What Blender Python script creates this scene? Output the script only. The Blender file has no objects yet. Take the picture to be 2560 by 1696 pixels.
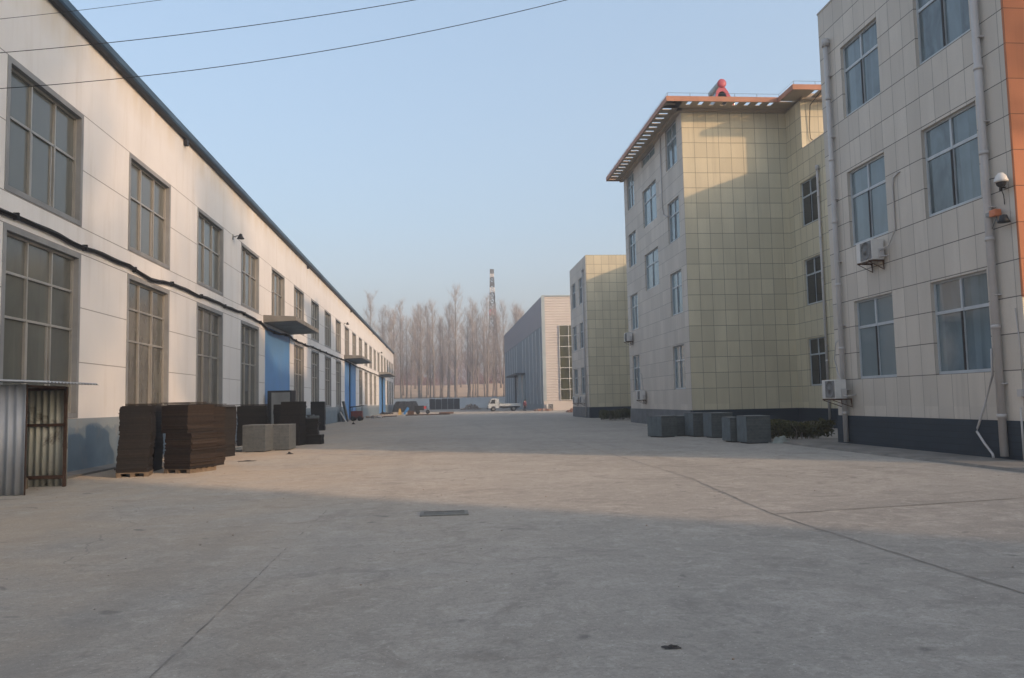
import bpy, bmesh, math, random
from mathutils import Vector, Matrix
R = math.radians
C = bpy.context.scene.collection
scene = bpy.context.scene

# ------------------------------------------------------------------ camera
cam_d = bpy.data.cameras.new("camera")
cam = bpy.data.objects.new("camera", cam_d)
C.objects.link(cam)
cam_d.sensor_width = 36.0
cam_d.lens = 1997.1 / 2560 * 36.0
cam_d.clip_start = 0.1
cam_d.clip_end = 3000
_pi, _ro, _ya = 0.0774, -0.0213, 0.0906
_r0 = Vector((math.cos(_ya), -math.sin(_ya), 0)); _f0 = Vector((math.sin(_ya), math.cos(_ya), 0)); _z = Vector((0, 0, 1))
_f = _f0 * math.cos(_pi) + _z * math.sin(_pi)
_u0 = _f0 * -math.sin(_pi) + _z * math.cos(_pi)
_r = _r0 * math.cos(_ro) + _u0 * math.sin(_ro)
_u = _r0 * -math.sin(_ro) + _u0 * math.cos(_ro)
cam.matrix_world = Matrix(((_r.x, _u.x, -_f.x, 0), (_r.y, _u.y, -_f.y, 0), (_r.z, _u.z, -_f.z, 1.6), (0, 0, 0, 1)))
scene.camera = cam

# ------------------------------------------------------------------ light
SUN_AZ, SUN_EL = R(129.0), R(16.0)          # azimuth clockwise from +Y
S = Vector((math.sin(SUN_AZ) * math.cos(SUN_EL), math.cos(SUN_AZ) * math.cos(SUN_EL), math.sin(SUN_EL)))
world = bpy.data.worlds.new("World")
scene.world = world
world.use_nodes = True
wn = world.node_tree
sky = wn.nodes.new('ShaderNodeTexSky')
sky.sky_type = 'NISHITA'; sky.sun_disc = False
sky.sun_elevation = SUN_EL; sky.sun_rotation = SUN_AZ
sky.air_density = 1.0; sky.dust_density = 4.0; sky.ozone_density = 1.5
bg = wn.nodes['Background']
# thin high veil: evens the clear sky out towards a pale milky blue, whiter overhead
tc = wn.nodes.new('ShaderNodeTexCoord'); sx = wn.nodes.new('ShaderNodeSeparateXYZ'); wn.links.new(tc.outputs['Generated'], sx.inputs[0])
vr = wn.nodes.new('ShaderNodeValToRGB'); wn.links.new(sx.outputs[2], vr.inputs[0])
for i_, (p_, c_) in enumerate(((0.0, (0.74, 0.71, 0.72)), (0.22, (0.51, 0.66, 0.79)), (0.5, (0.45, 0.62, 0.81)), (0.9, (0.74, 0.72, 0.70)))):
    e_ = vr.color_ramp.elements[i_] if i_ < 2 else vr.color_ramp.elements.new(p_)
    e_.position = p_; e_.color = (*c_, 1)
vm = wn.nodes.new('ShaderNodeVectorMath'); vm.operation = 'SCALE'; vm.inputs['Scale'].default_value = 3.1
wn.links.new(vr.outputs[0], vm.inputs[0])
mxs = wn.nodes.new('ShaderNodeMix'); mxs.data_type = 'RGBA'; mxs.inputs[0].default_value = 0.55
wn.links.new(sky.outputs[0], mxs.inputs[6]); wn.links.new(vm.outputs[0], mxs.inputs[7])
gn = wn.nodes.new('ShaderNodeVectorMath'); gn.operation = 'SCALE'; gn.inputs['Scale'].default_value = 1.62
wn.links.new(mxs.outputs[2], gn.inputs[0]); wn.links.new(gn.outputs[0], bg.inputs[0])
bg.inputs[1].default_value = 0.15
sun_d = bpy.data.lights.new("sun", 'SUN')
sun_d.energy = 2.2; sun_d.angle = R(1.5); sun_d.color = (1.0, 0.64, 0.38)
sun = bpy.data.objects.new("sun", sun_d)
C.objects.link(sun)
sun.rotation_euler = S.to_track_quat('Z', 'Y').to_euler()
scene.view_settings.view_transform = 'Standard'
scene.view_settings.look = 'None'
scene.view_settings.exposure = 0.55
scene.view_settings.gamma = 1.0

rnd = random.Random(7)

# ------------------------------------------------------------------ materials
class NT:
    def __init__(s, name):
        s.m = bpy.data.materials.new(name); s.m.use_nodes = True
        s.t = s.m.node_tree; s.b = s.t.nodes['Principled BSDF']
    def n(s, typ, **kw):
        nd = s.t.nodes.new(typ)
        for k, v in kw.items(): setattr(nd, k, v)
        return nd
    def l(s, a, b): s.t.links.new(a, b)
    def math(s, op, a, b=None, c=None):
        nd = s.n('ShaderNodeMath', operation=op)
        for i, v in enumerate((a, b, c)):
            if v is None: continue
            if isinstance(v, (int, float)): nd.inputs[i].default_value = v
            else: s.l(v, nd.inputs[i])
        return nd.outputs[0]
    def mix(s, fac, a, b, blend='MIX'):
        nd = s.n('ShaderNodeMix', data_type='RGBA', blend_type=blend)
        if isinstance(fac, (int, float)): nd.inputs[0].default_value = fac
        else: s.l(fac, nd.inputs[0])
        for i, v in ((6, a), (7, b)):
            if isinstance(v, tuple): nd.inputs[i].default_value = (*v, 1)
            else: s.l(v, nd.inputs[i])
        return nd.outputs[2]
    def noise(s, scale, detail=4, rough=0.55, vec=None, dist=0):
        nd = s.n('ShaderNodeTexNoise')
        nd.inputs['Scale'].default_value = scale; nd.inputs['Detail'].default_value = detail
        nd.inputs['Roughness'].default_value = rough; nd.inputs['Distortion'].default_value = dist
        if vec is not None: s.l(vec, nd.inputs['Vector'])
        return nd.outputs['Fac']
    def ramp(s, fac, lo, hi):
        nd = s.n('ShaderNodeMapRange'); nd.clamp = True
        s.l(fac, nd.inputs[0]); nd.inputs[1].default_value = lo; nd.inputs[2].default_value = hi
        return nd.outputs[0]
    def pos(s): return s.n('ShaderNodeNewGeometry').outputs['Position']
    def scale(s, vec, x, y, z):
        nd = s.n('ShaderNodeVectorMath', operation='MULTIPLY'); s.l(vec, nd.inputs[0]); nd.inputs[1].default_value = (x, y, z)
        return nd.outputs[0]
    def bump(s, h, strength=0.3, dist=0.02):
        nd = s.n('ShaderNodeBump'); nd.inputs['Strength'].default_value = strength; nd.inputs['Distance'].default_value = dist
        s.l(h, nd.inputs['Height']); s.l(nd.outputs[0], s.b.inputs['Normal'])

def scl(c, k): return tuple(x * k for x in c)

def simple(name, col, rough=0.6, var=0.18, sc=3.0, metal=0.0, bump=0.0, spec=0.4, dirt=None):
    t = NT(name); p = t.pos()
    f = t.noise(sc, 5, 0.6, p)
    c = t.mix(t.ramp(f, 0.3, 0.7), scl(col, 1 - var), scl(col, 1 + var))
    if dirt:
        f2 = t.noise(sc * 0.35, 6, 0.7, p, 0.5)
        c = t.mix(t.ramp(f2, 0.52, 0.72), c, dirt)
    t.l(c, t.b.inputs['Base Color'])
    t.b.inputs['Roughness'].default_value = rough; t.b.inputs['Metallic'].default_value = metal
    t.b.inputs['Specular IOR Level'].default_value = spec
    if bump: t.bump(t.noise(sc * 8, 3, 0.6, p), bump, 0.01)
    return t.m

def island(name, cols, rough=0.8, sc=14.0):
    t = NT(name); g = t.n('ShaderNodeNewGeometry')
    rp = t.n('ShaderNodeValToRGB'); rp.color_ramp.interpolation = 'LINEAR'
    el = rp.color_ramp.elements
    for i, c in enumerate(cols):
        e = el[i] if i < 2 else el.new(1)
        e.position = i / (len(cols) - 1); e.color = (*c, 1)
    t.l(g.outputs['Random Per Island'], rp.inputs[0])
    f = t.noise(sc, 5, 0.65, g.outputs['Position'])
    c = t.mix(t.ramp(f, 0.25, 0.75), rp.outputs[0], t.mix(1.0, rp.outputs[0], (1.6, 1.55, 1.5), 'MULTIPLY'))
    t.l(c, t.b.inputs['Base Color']); t.b.inputs['Roughness'].default_value = rough
    t.b.inputs['Specular IOR Level'].default_value = 0.25
    t.bump(f, 0.4, 0.01)
    return t.m

def panel(name, col, w=0.6, h=0.806, z0=2.04, u0x=0.0, u0y=0.0, line=0.42, lw=0.016, zmin=0.95, vert=True, fine=None, vfac=1.0):
    """stone-look cladding panels with open joints; u runs along Y on walls that face the street, along X on cross walls"""
    t = NT(name); g = t.n('ShaderNodeNewGeometry'); p = g.outputs['Position']
    sp = t.n('ShaderNodeSeparateXYZ'); t.l(p, sp.inputs[0])
    sn = t.n('ShaderNodeSeparateXYZ'); t.l(g.outputs['True Normal'], sn.inputs[0])
    isx = t.math('GREATER_THAN', t.math('ABSOLUTE', sn.outputs[0]), 0.7)
    ux = t.math('DIVIDE', t.math('SUBTRACT', sp.outputs[0], u0x), w)
    uy = t.math('DIVIDE', t.math('SUBTRACT', sp.outputs[1], u0y), w)
    mx = t.n('ShaderNodeMix', data_type='FLOAT'); t.l(isx, mx.inputs[0]); t.l(ux, mx.inputs[2]); t.l(uy, mx.inputs[3])
    u = mx.outputs[0]
    v = t.math('DIVIDE', t.math('SUBTRACT', sp.outputs[2], z0), h)
    def lines(q, width):
        fr = t.math('PINGPONG', q, 0.5)       # 0 at integers
        return t.math('LESS_THAN', fr, width)
    lu = t.math('MULTIPLY', lines(u, lw / w * 0.5), vfac if vert else 0.0)
    lv = t.math('MULTIPLY', lines(v, lw / h * 0.62), t.math('GREATER_THAN', sp.outputs[2], z0 - 0.4))
    m = t.math('MAXIMUM', lu, lv)
    cell = t.n('ShaderNodeCombineXYZ'); t.l(t.math('FLOOR', u), cell.inputs[0]); t.l(t.math('FLOOR', v), cell.inputs[1])
    wnz = t.n('ShaderNodeTexWhiteNoise', noise_dimensions='3D'); t.l(cell.outputs[0], wnz.inputs['Vector'])
    base = t.mix(wnz.outputs['Value'], scl(col, 0.86), scl(col, 1.07))
    st = t.noise(0.9, 5, 0.6, t.scale(p, 1, 1, 0.22))
    base = t.mix(t.ramp(st, 0.42, 0.8), base, scl(col, 0.78))
    drip = t.noise(5.0, 4, 0.6, t.scale(p, 1, 1, 0.06))
    base = t.mix(t.math('MULTIPLY', t.ramp(drip, 0.58, 0.75), 0.5), base, scl(col, 0.62))
    fn = t.noise(24, 3, 0.7, p)
    base = t.mix(t.math('MULTIPLY', t.ramp(fn, 0.3, 0.7), 0.35), base, scl(col, 0.82))
    c = t.mix(m, base, scl(col, line))
    t.l(c, t.b.inputs['Base Color'])
    t.b.inputs['Roughness'].default_value = 0.62; t.b.inputs['Specular IOR Level'].default_value = 0.3
    inv = t.math('SUBTRACT', 1.0, m)
    t.bump(t.math('ADD', inv, t.math('MULTIPLY', fn, 0.05)), 0.5, 0.006)
    return t.m

def hall_wall():
    t = NT('white_plaster_panels'); g = t.n('ShaderNodeNewGeometry'); p = g.outputs['Position']
    sp = t.n('ShaderNodeSeparateXYZ'); t.l(p, sp.inputs[0])
    m = None
    for z in (2.855, 4.30, 5.735, 6.44, 8.0, 9.51):
        q = t.math('LESS_THAN', t.math('ABSOLUTE', t.math('SUBTRACT', sp.outputs[2], z)), 0.012)
        m = q if m is None else t.math('MAXIMUM', m, q)
    col = (0.785, 0.77, 0.76)
    a = t.noise(0.35, 4, 0.6, p)
    base = t.mix(t.ramp(a, 0.3, 0.7), scl(col, 0.95), scl(col, 1.04))
    st = t.noise(1.6, 6, 0.65, t.scale(p, 1, 1, 0.12))
    base = t.mix(t.math('MULTIPLY', t.ramp(st, 0.5, 0.85), 0.55), base, (0.54, 0.49, 0.43))
    top = t.ramp(sp.outputs[2], 10.6, 11.7)
    base = t.mix(t.math('MULTIPLY', top, t.ramp(t.noise(1.2, 5, 0.6, t.scale(p, 1, 1, 0.3)), 0.3, 0.75)), base, (0.60, 0.50, 0.36))
    c = t.mix(t.math('MULTIPLY', m, 0.75), base, (0.16, 0.14, 0.13))
    t.l(c, t.b.inputs['Base Color']); t.b.inputs['Roughness'].default_value = 0.75
    t.b.inputs['Specular IOR Level'].default_value = 0.25
    t.bump(t.math('ADD', t.math('SUBTRACT', 1.0, m), t.math('MULTIPLY', t.noise(9, 4, 0.6, p), 0.12)), 0.35, 0.008)
    return t.m

def skirting_mat():
    t = NT('blue_grey_skirting'); p = t.pos()
    sp = t.n('ShaderNodeSeparateXYZ'); t.l(p, sp.inputs[0])
    base = (0.175, 0.232, 0.28)
    a = t.noise(1.1, 5, 0.6, p)
    c = t.mix(t.ramp(a, 0.3, 0.7), scl(base, 0.85), scl(base, 1.15))
    hi = t.math('ADD', sp.outputs[2], t.math('MULTIPLY', t.math('SUBTRACT', t.noise(0.9, 5, 0.7, p, 1.5), 0.5), 0.75))
    c = t.mix(t.ramp(hi, 1.10, 1.16), c, (0.27, 0.315, 0.345))
    f = t.noise(2.2, 6, 0.7, t.scale(p, 1, 1, 0.5))
    c = t.mix(t.ramp(f, 0.55, 0.8), c, (0.30, 0.28, 0.25))
    t.l(c, t.b.inputs['Base Color']); t.b.inputs['Roughness'].default_value = 0.7
    t.bump(t.noise(12, 4, 0.6, p), 0.3, 0.01)
    return t.m

def ground_mat():
    t = NT('worn_concrete'); p = t.pos()
    sp = t.n('ShaderNodeSeparateXYZ'); t.l(p, sp.inputs[0])
    col = (0.345, 0.325, 0.295)
    big = t.noise(0.16, 5, 0.6, p, 0.4)
    c = t.mix(t.ramp(big, 0.3, 0.7), scl(col, 0.80), scl(col, 1.14))
    # pours of slightly different concrete between the joints
    sl = t.n('ShaderNodeCombineXYZ')
    t.l(t.math('FLOOR', t.math('DIVIDE', t.math('SUBTRACT', sp.outputs[0], 4.5), 6.25)), sl.inputs[0])
    t.l(t.math('FLOOR', t.math('DIVIDE', t.math('SUBTRACT', sp.outputs[1], 10.6), 7.0)), sl.inputs[1])
    wnz = t.n('ShaderNodeTexWhiteNoise', noise_dimensions='2D'); t.l(sl.outputs[0], wnz.inputs['Vector'])
    c = t.mix(t.math('MULTIPLY', wnz.outputs['Value'], 0.14), c, (0.16, 0.15, 0.14))
    med = t.noise(1.3, 8, 0.72, t.scale(p, 0.8, 1.0, 1), 1.0)
    c = t.mix(t.math('MULTIPLY', t.ramp(med, 0.50, 0.64), 0.65), c, (0.43, 0.405, 0.37))
    med2 = t.noise(0.8, 8, 0.75, p, 1.4)
    c = t.mix(t.math('MULTIPLY', t.ramp(med2, 0.52, 0.63), 0.75), c, (0.225, 0.21, 0.192))
    blot = t.noise(4.5, 6, 0.72, p, 0.8)
    c = t.mix(t.math('MULTIPLY', t.ramp(blot, 0.52, 0.66), 0.55), c, (0.47, 0.445, 0.41))
    blot2 = t.noise(6.5, 6, 0.7, p, 0.6)
    c = t.mix(t.math('MULTIPLY', t.ramp(blot2, 0.53, 0.68), 0.6), c, (0.20, 0.188, 0.172))
    # faint tyre tracks along the yard
    tr_ = t.noise(0.9, 3, 0.5, t.scale(p, 1, 0.03, 1))
    c = t.mix(t.math('MULTIPLY', t.ramp(tr_, 0.56, 0.70), 0.30), c, (0.19, 0.178, 0.165))
    # ochre dust towards the left wall stacks
    du = t.noise(0.3, 6, 0.65, p, 0.6)
    near = t.math('MULTIPLY', t.ramp(sp.outputs[0], 2.0, -7.0), t.ramp(du, 0.36, 0.62))
    c = t.mix(t.math('MULTIPLY', near, 0.68), c, (0.41, 0.315, 0.22))
    # oil spots, small and large
    spot = t.noise(2.6, 2, 0.4, p, 0.5)
    c = t.mix(t.math('MULTIPLY', t.ramp(spot, 0.70, 0.76), 0.65), c, (0.12, 0.115, 0.11))
    spot2 = t.noise(0.55, 4, 0.6, p, 0.4)
    c = t.mix(t.math('MULTIPLY', t.ramp(spot2, 0.64, 0.74), 0.55), c, (0.17, 0.16, 0.15))
    fine = t.noise(26, 5, 0.8, p)
    c = t.mix(t.math('MULTIPLY', t.ramp(fine, 0.44, 0.60), 0.42), c, scl(col, 0.60))
    grit = t.noise(60, 3, 0.7, p)
    c = t.mix(t.math('MULTIPLY', t.ramp(grit, 0.60, 0.68), 0.7), c, (0.11, 0.105, 0.10))
    c = t.mix(t.math('MULTIPLY', t.ramp(t.noise(33, 3, 0.7, t.scale(p, 1.1, 0.9, 1)), 0.62, 0.70), 0.6), c, (0.58, 0.56, 0.52))
    # hairline cracks
    vo = t.n('ShaderNodeTexVoronoi', feature='DISTANCE_TO_EDGE'); vo.inputs['Scale'].default_value = 0.17
    wp = t.n('ShaderNodeVectorMath', operation='ADD'); t.l(p, wp.inputs[0])
    nz = t.n('ShaderNodeTexNoise'); nz.inputs['Scale'].default_value = 0.8; nz.inputs['Detail'].default_value = 6
    t.l(p, nz.inputs['Vector'])
    t.l(t.scale(nz.outputs['Color'], 1.6, 1.6, 0), wp.inputs[1]); t.l(wp.outputs[0], vo.inputs['Vector'])
    cr = t.math('MULTIPLY', t.math('LESS_THAN', vo.outputs['Distance'], 0.0016), t.ramp(t.noise(0.25, 3, 0.5, p), 0.46, 0.58))
    c = t.mix(t.math('MULTIPLY', cr, 0.45), c, (0.12, 0.115, 0.11))
    t.l(c, t.b.inputs['Base Color'])
    t.b.inputs['Roughness'].default_value = 0.8; t.b.inputs['Specular IOR Level'].default_value = 0.25
    t.b.inputs['Diffuse Roughness'].default_value = 1.0
    t.bump(t.math('ADD', t.math('MULTIPLY', fine, 0.5), med), 0.35, 0.01)
    return t.m

def glass(name, col, rough=0.06, var=0.5):
    t = NT(name); g = t.n('ShaderNodeNewGeometry'); p = g.outputs['Position']
    f = t.noise(1.4, 4, 0.6, t.scale(p, 1, 1, 0.45), 0.6)
    c = t.mix(t.ramp(f, 0.36, 0.64), scl(col, 1 - var), scl(col, 1 + var))
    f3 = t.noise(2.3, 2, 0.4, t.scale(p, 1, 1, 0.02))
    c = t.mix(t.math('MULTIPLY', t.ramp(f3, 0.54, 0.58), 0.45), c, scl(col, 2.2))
    oi = t.n('ShaderNodeObjectInfo')
    c = t.mix(oi.outputs['Random'], c, scl(col, 1.7))
    t.l(c, t.b.inputs['Base Color'])
    d = t.noise(1.7, 4, 0.6, p)
    r = t.n('ShaderNodeMapRange'); t.l(d, r.inputs[0]); r.inputs[3].default_value = rough * 0.5; r.inputs[4].default_value = rough * 2.4
    t.l(r.outputs[0], t.b.inputs['Roughness']); t.b.inputs['Specular IOR Level'].default_value = 0.6
    t.bump(t.noise(0.9, 2, 0.5, p), 0.06, 0.05)
    return t.m

def corr_mat(name, col, axis, pitch, rust=None, dark=0.6):
    t = NT(name); p = t.pos()
    f = t.noise(2.5, 5, 0.65, t.scale(p, 1, 1, 0.3))
    c = t.mix(t.ramp(f, 0.3, 0.7), scl(col, 0.8), scl(col, 1.15))
    if rust:
        f2 = t.noise(1.6, 6, 0.7, p, 0.6)
        c = t.mix(t.ramp(f2, 0.55, 0.7), c, rust)
    t.l(c, t.b.inputs['Base Color']); t.b.inputs['Roughness'].default_value = 0.55
    t.b.inputs['Metallic'].default_value = 0.25
    return t.m

M = {}
M['hall_wall'] = hall_wall(); M['skirt'] = skirting_mat(); M['ground'] = ground_mat()
M['beige'] = panel('beige_panels', (0.64, 0.585, 0.515), 0.6, 0.806, 2.04, 0.0, 21.13, 0.22, 0.018, vfac=0.62)
M['beige_far'] = panel('beige_panels_plain', (0.62, 0.565, 0.50), 0.66, 0.806, 2.04, 0.0, 40.05, 0.40, vfac=0.12)
M['cream'] = panel('cream_panels', (0.67, 0.61, 0.455), 0.66, 0.806, 2.04, 12.82, 38.25, 0.34, 0.021)
M['orange'] = panel('orange_panels', (0.50, 0.185, 0.09), 1.2, 0.806, 2.04, 12.6, 0, 0.35)
M['plinth'] = panel('dark_plinth_courses', (0.027, 0.043, 0.062), 0.6, 0.155, 0.0, 0, 0, 0.55, 0.012, vfac=0.6)
M['plinth_grey'] = simple('grey_plinth_stone', (0.13, 0.14, 0.15), 0.7, 0.25, 1.3, bump=0.3)
M['roofing'] = simple('grey_roof_sheet', (0.16, 0.17, 0.19), 0.6)
M['gutter'] = simple('blue_grey_gutter_steel', (0.055, 0.105, 0.17), 0.5, 0.3, 0.6)
M['gutter_dark'] = simple('dark_gutter_underside', (0.025, 0.026, 0.03), 0.6, 0.3)
M['surround'] = simple('grey_window_surround', (0.27, 0.275, 0.28), 0.65, 0.2, 1.0)
M['alu'] = simple('dusty_aluminium', (0.40, 0.385, 0.36), 0.45, 0.15, 1.2, 0.35)
M['pvc'] = simple('white_window_plastic', (0.46, 0.50, 0.53), 0.45, 0.12, 1.5)
M['glass_hall'] = glass('dusty_dark_glass', (0.075, 0.078, 0.07), 0.09)
M['glass_blue'] = glass('blue_tinted_glass', (0.100, 0.130, 0.143), 0.05)
M['glass_sky_lit'] = glass('glass_painted_sky_reflection', (0.12, 0.17, 0.19), 0.05)  # brighter blue base paints in the sky reflected by the tall wing's panes
M['glass_olive'] = glass('olive_dark_glass', (0.050, 0.048, 0.020), 0.1)
M['glass_dark'] = glass('dark_glass', (0.025, 0.028, 0.028), 0.06)
M['blue_door'] = simple('blue_painted_steel_door', (0.095, 0.285, 0.62), 0.5, 0.10, 0.5, dirt=(0.15, 0.32, 0.60))
M['gap_dark'] = simple('blue_black_door_gap', (0.01, 0.03, 0.09), 0.6)
M['canopy'] = simple('stained_concrete', (0.22, 0.215, 0.20), 0.85, 0.25, 1.2, bump=0.3, dirt=(0.10, 0.095, 0.09))
M['cable'] = simple('black_cable_sheath', (0.022, 0.020, 0.020), 0.65, 0.3, 5)
M['pipe'] = simple('grey_white_pipe', (0.50, 0.48, 0.47), 0.5, 0.12, 1.0)
M['fascia'] = simple('orange_brown_fascia', (0.40, 0.185, 0.115), 0.6, 0.15, 0.8)
M['soffit'] = simple('brown_cream_soffit', (0.40, 0.325, 0.24), 0.75, 0.15, 0.8)
M['metal'] = simple('grey_metal', (0.22, 0.23, 0.23), 0.5, 0.2, 2, 0.3)
M['rustmetal'] = simple('rusty_steel', (0.10, 0.055, 0.035), 0.8, 0.4, 6)
M['black'] = simple('black_rubber', (0.015, 0.015, 0.016), 0.7, 0.2)
M['white'] = simple('white_paint', (0.72, 0.72, 0.70), 0.4, 0.06)
M['truck_white'] = simple('white_truck_paint', (0.50, 0.54, 0.56), 0.4, 0.05)
M['ac'] = simple('off_white_appliance_paint', (0.66, 0.645, 0.62), 0.5, 0.1, 3)
M['ac_grille'] = simple('grey_fan_grille', (0.20, 0.20, 0.20), 0.6, 0.1)
M['red'] = simple('faded_pink_red_enamel', (0.42, 0.085, 0.12), 0.45, 0.12, 2)
M['tank_grey'] = simple('galvanised_tank', (0.34, 0.38, 0.40), 0.4, 0.15, 2, 0.4)
M['boards'] = island('dark_stained_boards', [(0.016, 0.015, 0.015), (0.022, 0.020, 0.019), (0.027, 0.023, 0.021), (0.018, 0.017, 0.017), (0.024, 0.021, 0.020)], 0.8)
M['boards_red'] = island('red_brown_boards', [(0.026, 0.019, 0.016), (0.036, 0.026, 0.021), (0.020, 0.017, 0.016), (0.030, 0.022, 0.018), (0.046, 0.034, 0.027)], 0.85)
M['wood'] = simple('pale_pallet_wood', (0.22, 0.165, 0.115), 0.85, 0.35, 7, bump=0.3)
M['block_l'] = island('shade_darkened_grey_blocks', [(0.080, 0.094, 0.104), (0.092, 0.106, 0.116), (0.086, 0.100, 0.110)], 0.9, 9)  # darkened and blued to put shade on the pale cubes into the colour
M['block_d'] = island('dark_grey_blocks', [(0.066, 0.078, 0.080), (0.088, 0.100, 0.102), (0.076, 0.088, 0.090)], 0.9, 9)
M['block_side_lit'] = simple('block_side_painted_skylight', (0.125, 0.155, 0.17), 0.8, 0.15, 4)  # paler tone paints in the brighter look of the west-facing side
M['block_top'] = simple('pale_slab_top', (0.19, 0.195, 0.195), 0.9, 0.2, 6)
M['corr'] = corr_mat('galvanised_corrugated_sheet', (0.46, 0.47, 0.49), 0, 0.1)
M['corr_in'] = corr_mat('pale_corrugated_sheet', (0.60, 0.60, 0.53), 0, 0.1, (0.16, 0.13, 0.10))
M['cladding'] = simple('blue_grey_steel_cladding', (0.21, 0.25, 0.285), 0.6, 0.1, 0.3)
M['cladding_up'] = simple('purple_grey_steel_cladding', (0.215, 0.205, 0.235), 0.6, 0.08, 0.3)
M['strip_light'] = simple('pale_translucent_strip', (0.36, 0.42, 0.45), 0.3, 0.1, 0.5)
M['ribbed'] = simple('cream_ribbed_cladding', (0.56, 0.51, 0.475), 0.6, 0.06, 0.5)
M['perim'] = simple('pale_blue_grey_wall_render', (0.68, 0.72, 0.74), 0.8, 0.12, 0.4, dirt=(0.56, 0.59, 0.60))
M['bark'] = simple('grey_brown_bark', (0.27, 0.225, 0.20), 0.9, 0.35, 3)
M['twig'] = simple('bare_twig_bark', (0.42, 0.365, 0.335), 0.9, 0.3, 0.6)
M['thicket'] = simple('red_brown_scrub', (0.24, 0.125, 0.115), 0.9, 0.4, 0.12)
M['drygrass'] = simple('dry_tan_grass', (0.62, 0.44, 0.29), 0.95, 0.2, 0.15, dirt=(0.52, 0.36, 0.23))
M['earth'] = simple('brown_earth', (0.16, 0.13, 0.10), 0.95, 0.3, 0.3)
M['hedge'] = island('dark_hedge_leaves', [(0.022, 0.032, 0.012), (0.045, 0.052, 0.016), (0.075, 0.068, 0.022), (0.030, 0.036, 0.016)], 0.7)
M['joint'] = simple('dirt_filled_joint', (0.22, 0.205, 0.188), 0.95, 0.4, 2)
M['apron'] = simple('darker_concrete_strip', (0.20, 0.19, 0.175), 0.85, 0.25, 1.5, bump=0.3, dirt=(0.12, 0.11, 0.10))
M['grate'] = simple('worn_cast_iron', (0.17, 0.165, 0.15), 0.65, 0.2, 8)
M['pylon_dark'] = simple('weathered_dark_steel', (0.035, 0.035, 0.04), 0.7)
M['pylon_white'] = simple('weathered_white_steel', (0.62, 0.60, 0.60), 0.7)
M['tarp'] = simple('dark_tarpaulin', (0.060, 0.058, 0.058), 0.75, 0.35, 1.5, bump=0.3)
M['rubble'] = island('broken_concrete', [(0.25, 0.23, 0.21), (0.36, 0.33, 0.30), (0.16, 0.13, 0.11), (0.28, 0.20, 0.15)], 0.9)
M['brick'] = island('broken_red_brick', [(0.22, 0.09, 0.06), (0.30, 0.24, 0.2), (0.16, 0.07, 0.05)], 0.9)
M['blue_paint'] = simple('bright_blue_paint', (0.05, 0.20, 0.48), 0.5, 0.15)
M['yellow'] = simple('ochre_yellow_paint', (0.50, 0.33, 0.10), 0.6, 0.2)
M['machine_red'] = simple('dull_red_machine_paint', (0.16, 0.035, 0.03), 0.6, 0.3, 4)
M['lamp_red'] = simple('bright_red_plastic', (0.55, 0.06, 0.06), 0.4, 0.1)
M['orange_p'] = simple('orange_plastic', (0.62, 0.20, 0.09), 0.5, 0.1)
M['lens'] = simple('dark_glass_dome', (0.03, 0.03, 0.032), 0.1, 0.1)
M['skin'] = simple('skin', (0.42, 0.27, 0.20), 0.6, 0.05)
M['jacket'] = simple('dull_red_jacket', (0.12, 0.030, 0.045), 0.8, 0.1)
M['trousers'] = simple('dark_trousers', (0.02, 0.022, 0.03), 0.85, 0.1)
M['hair'] = simple('black_hair', (0.012, 0.010, 0.010), 0.6, 0.1)
M['rag'] = simple('grey_green_rag', (0.26, 0.29, 0.27), 0.9, 0.2, 5)
M['litter'] = simple('dark_litter', (0.045, 0.042, 0.042), 0.9, 0.3, 20)
M['cabinet'] = simple('grey_cabinet_paint', (0.24, 0.25, 0.25), 0.5, 0.15, 2)

# ------------------------------------------------------------------ mesh helpers
def link(name, me, parent=None):
    o = bpy.data.objects.new(name, me); C.objects.link(o)
    if parent is not None: o.parent = parent
    return o

def tag(o, label=None, cat=None, group=None, kind=None):
    if label: o['label'] = label
    if cat: o['category'] = cat
    if group: o['group'] = group
    if kind: o['kind'] = kind
    return o

def thing(name, loc, label, cat, group=None, rz=0.0):
    o = bpy.data.objects.new(name, None); C.objects.link(o)
    o.empty_display_size = 0.2
    o.location = loc; o.rotation_euler = (0, 0, rz)
    return tag(o, label, cat, group)

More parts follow.
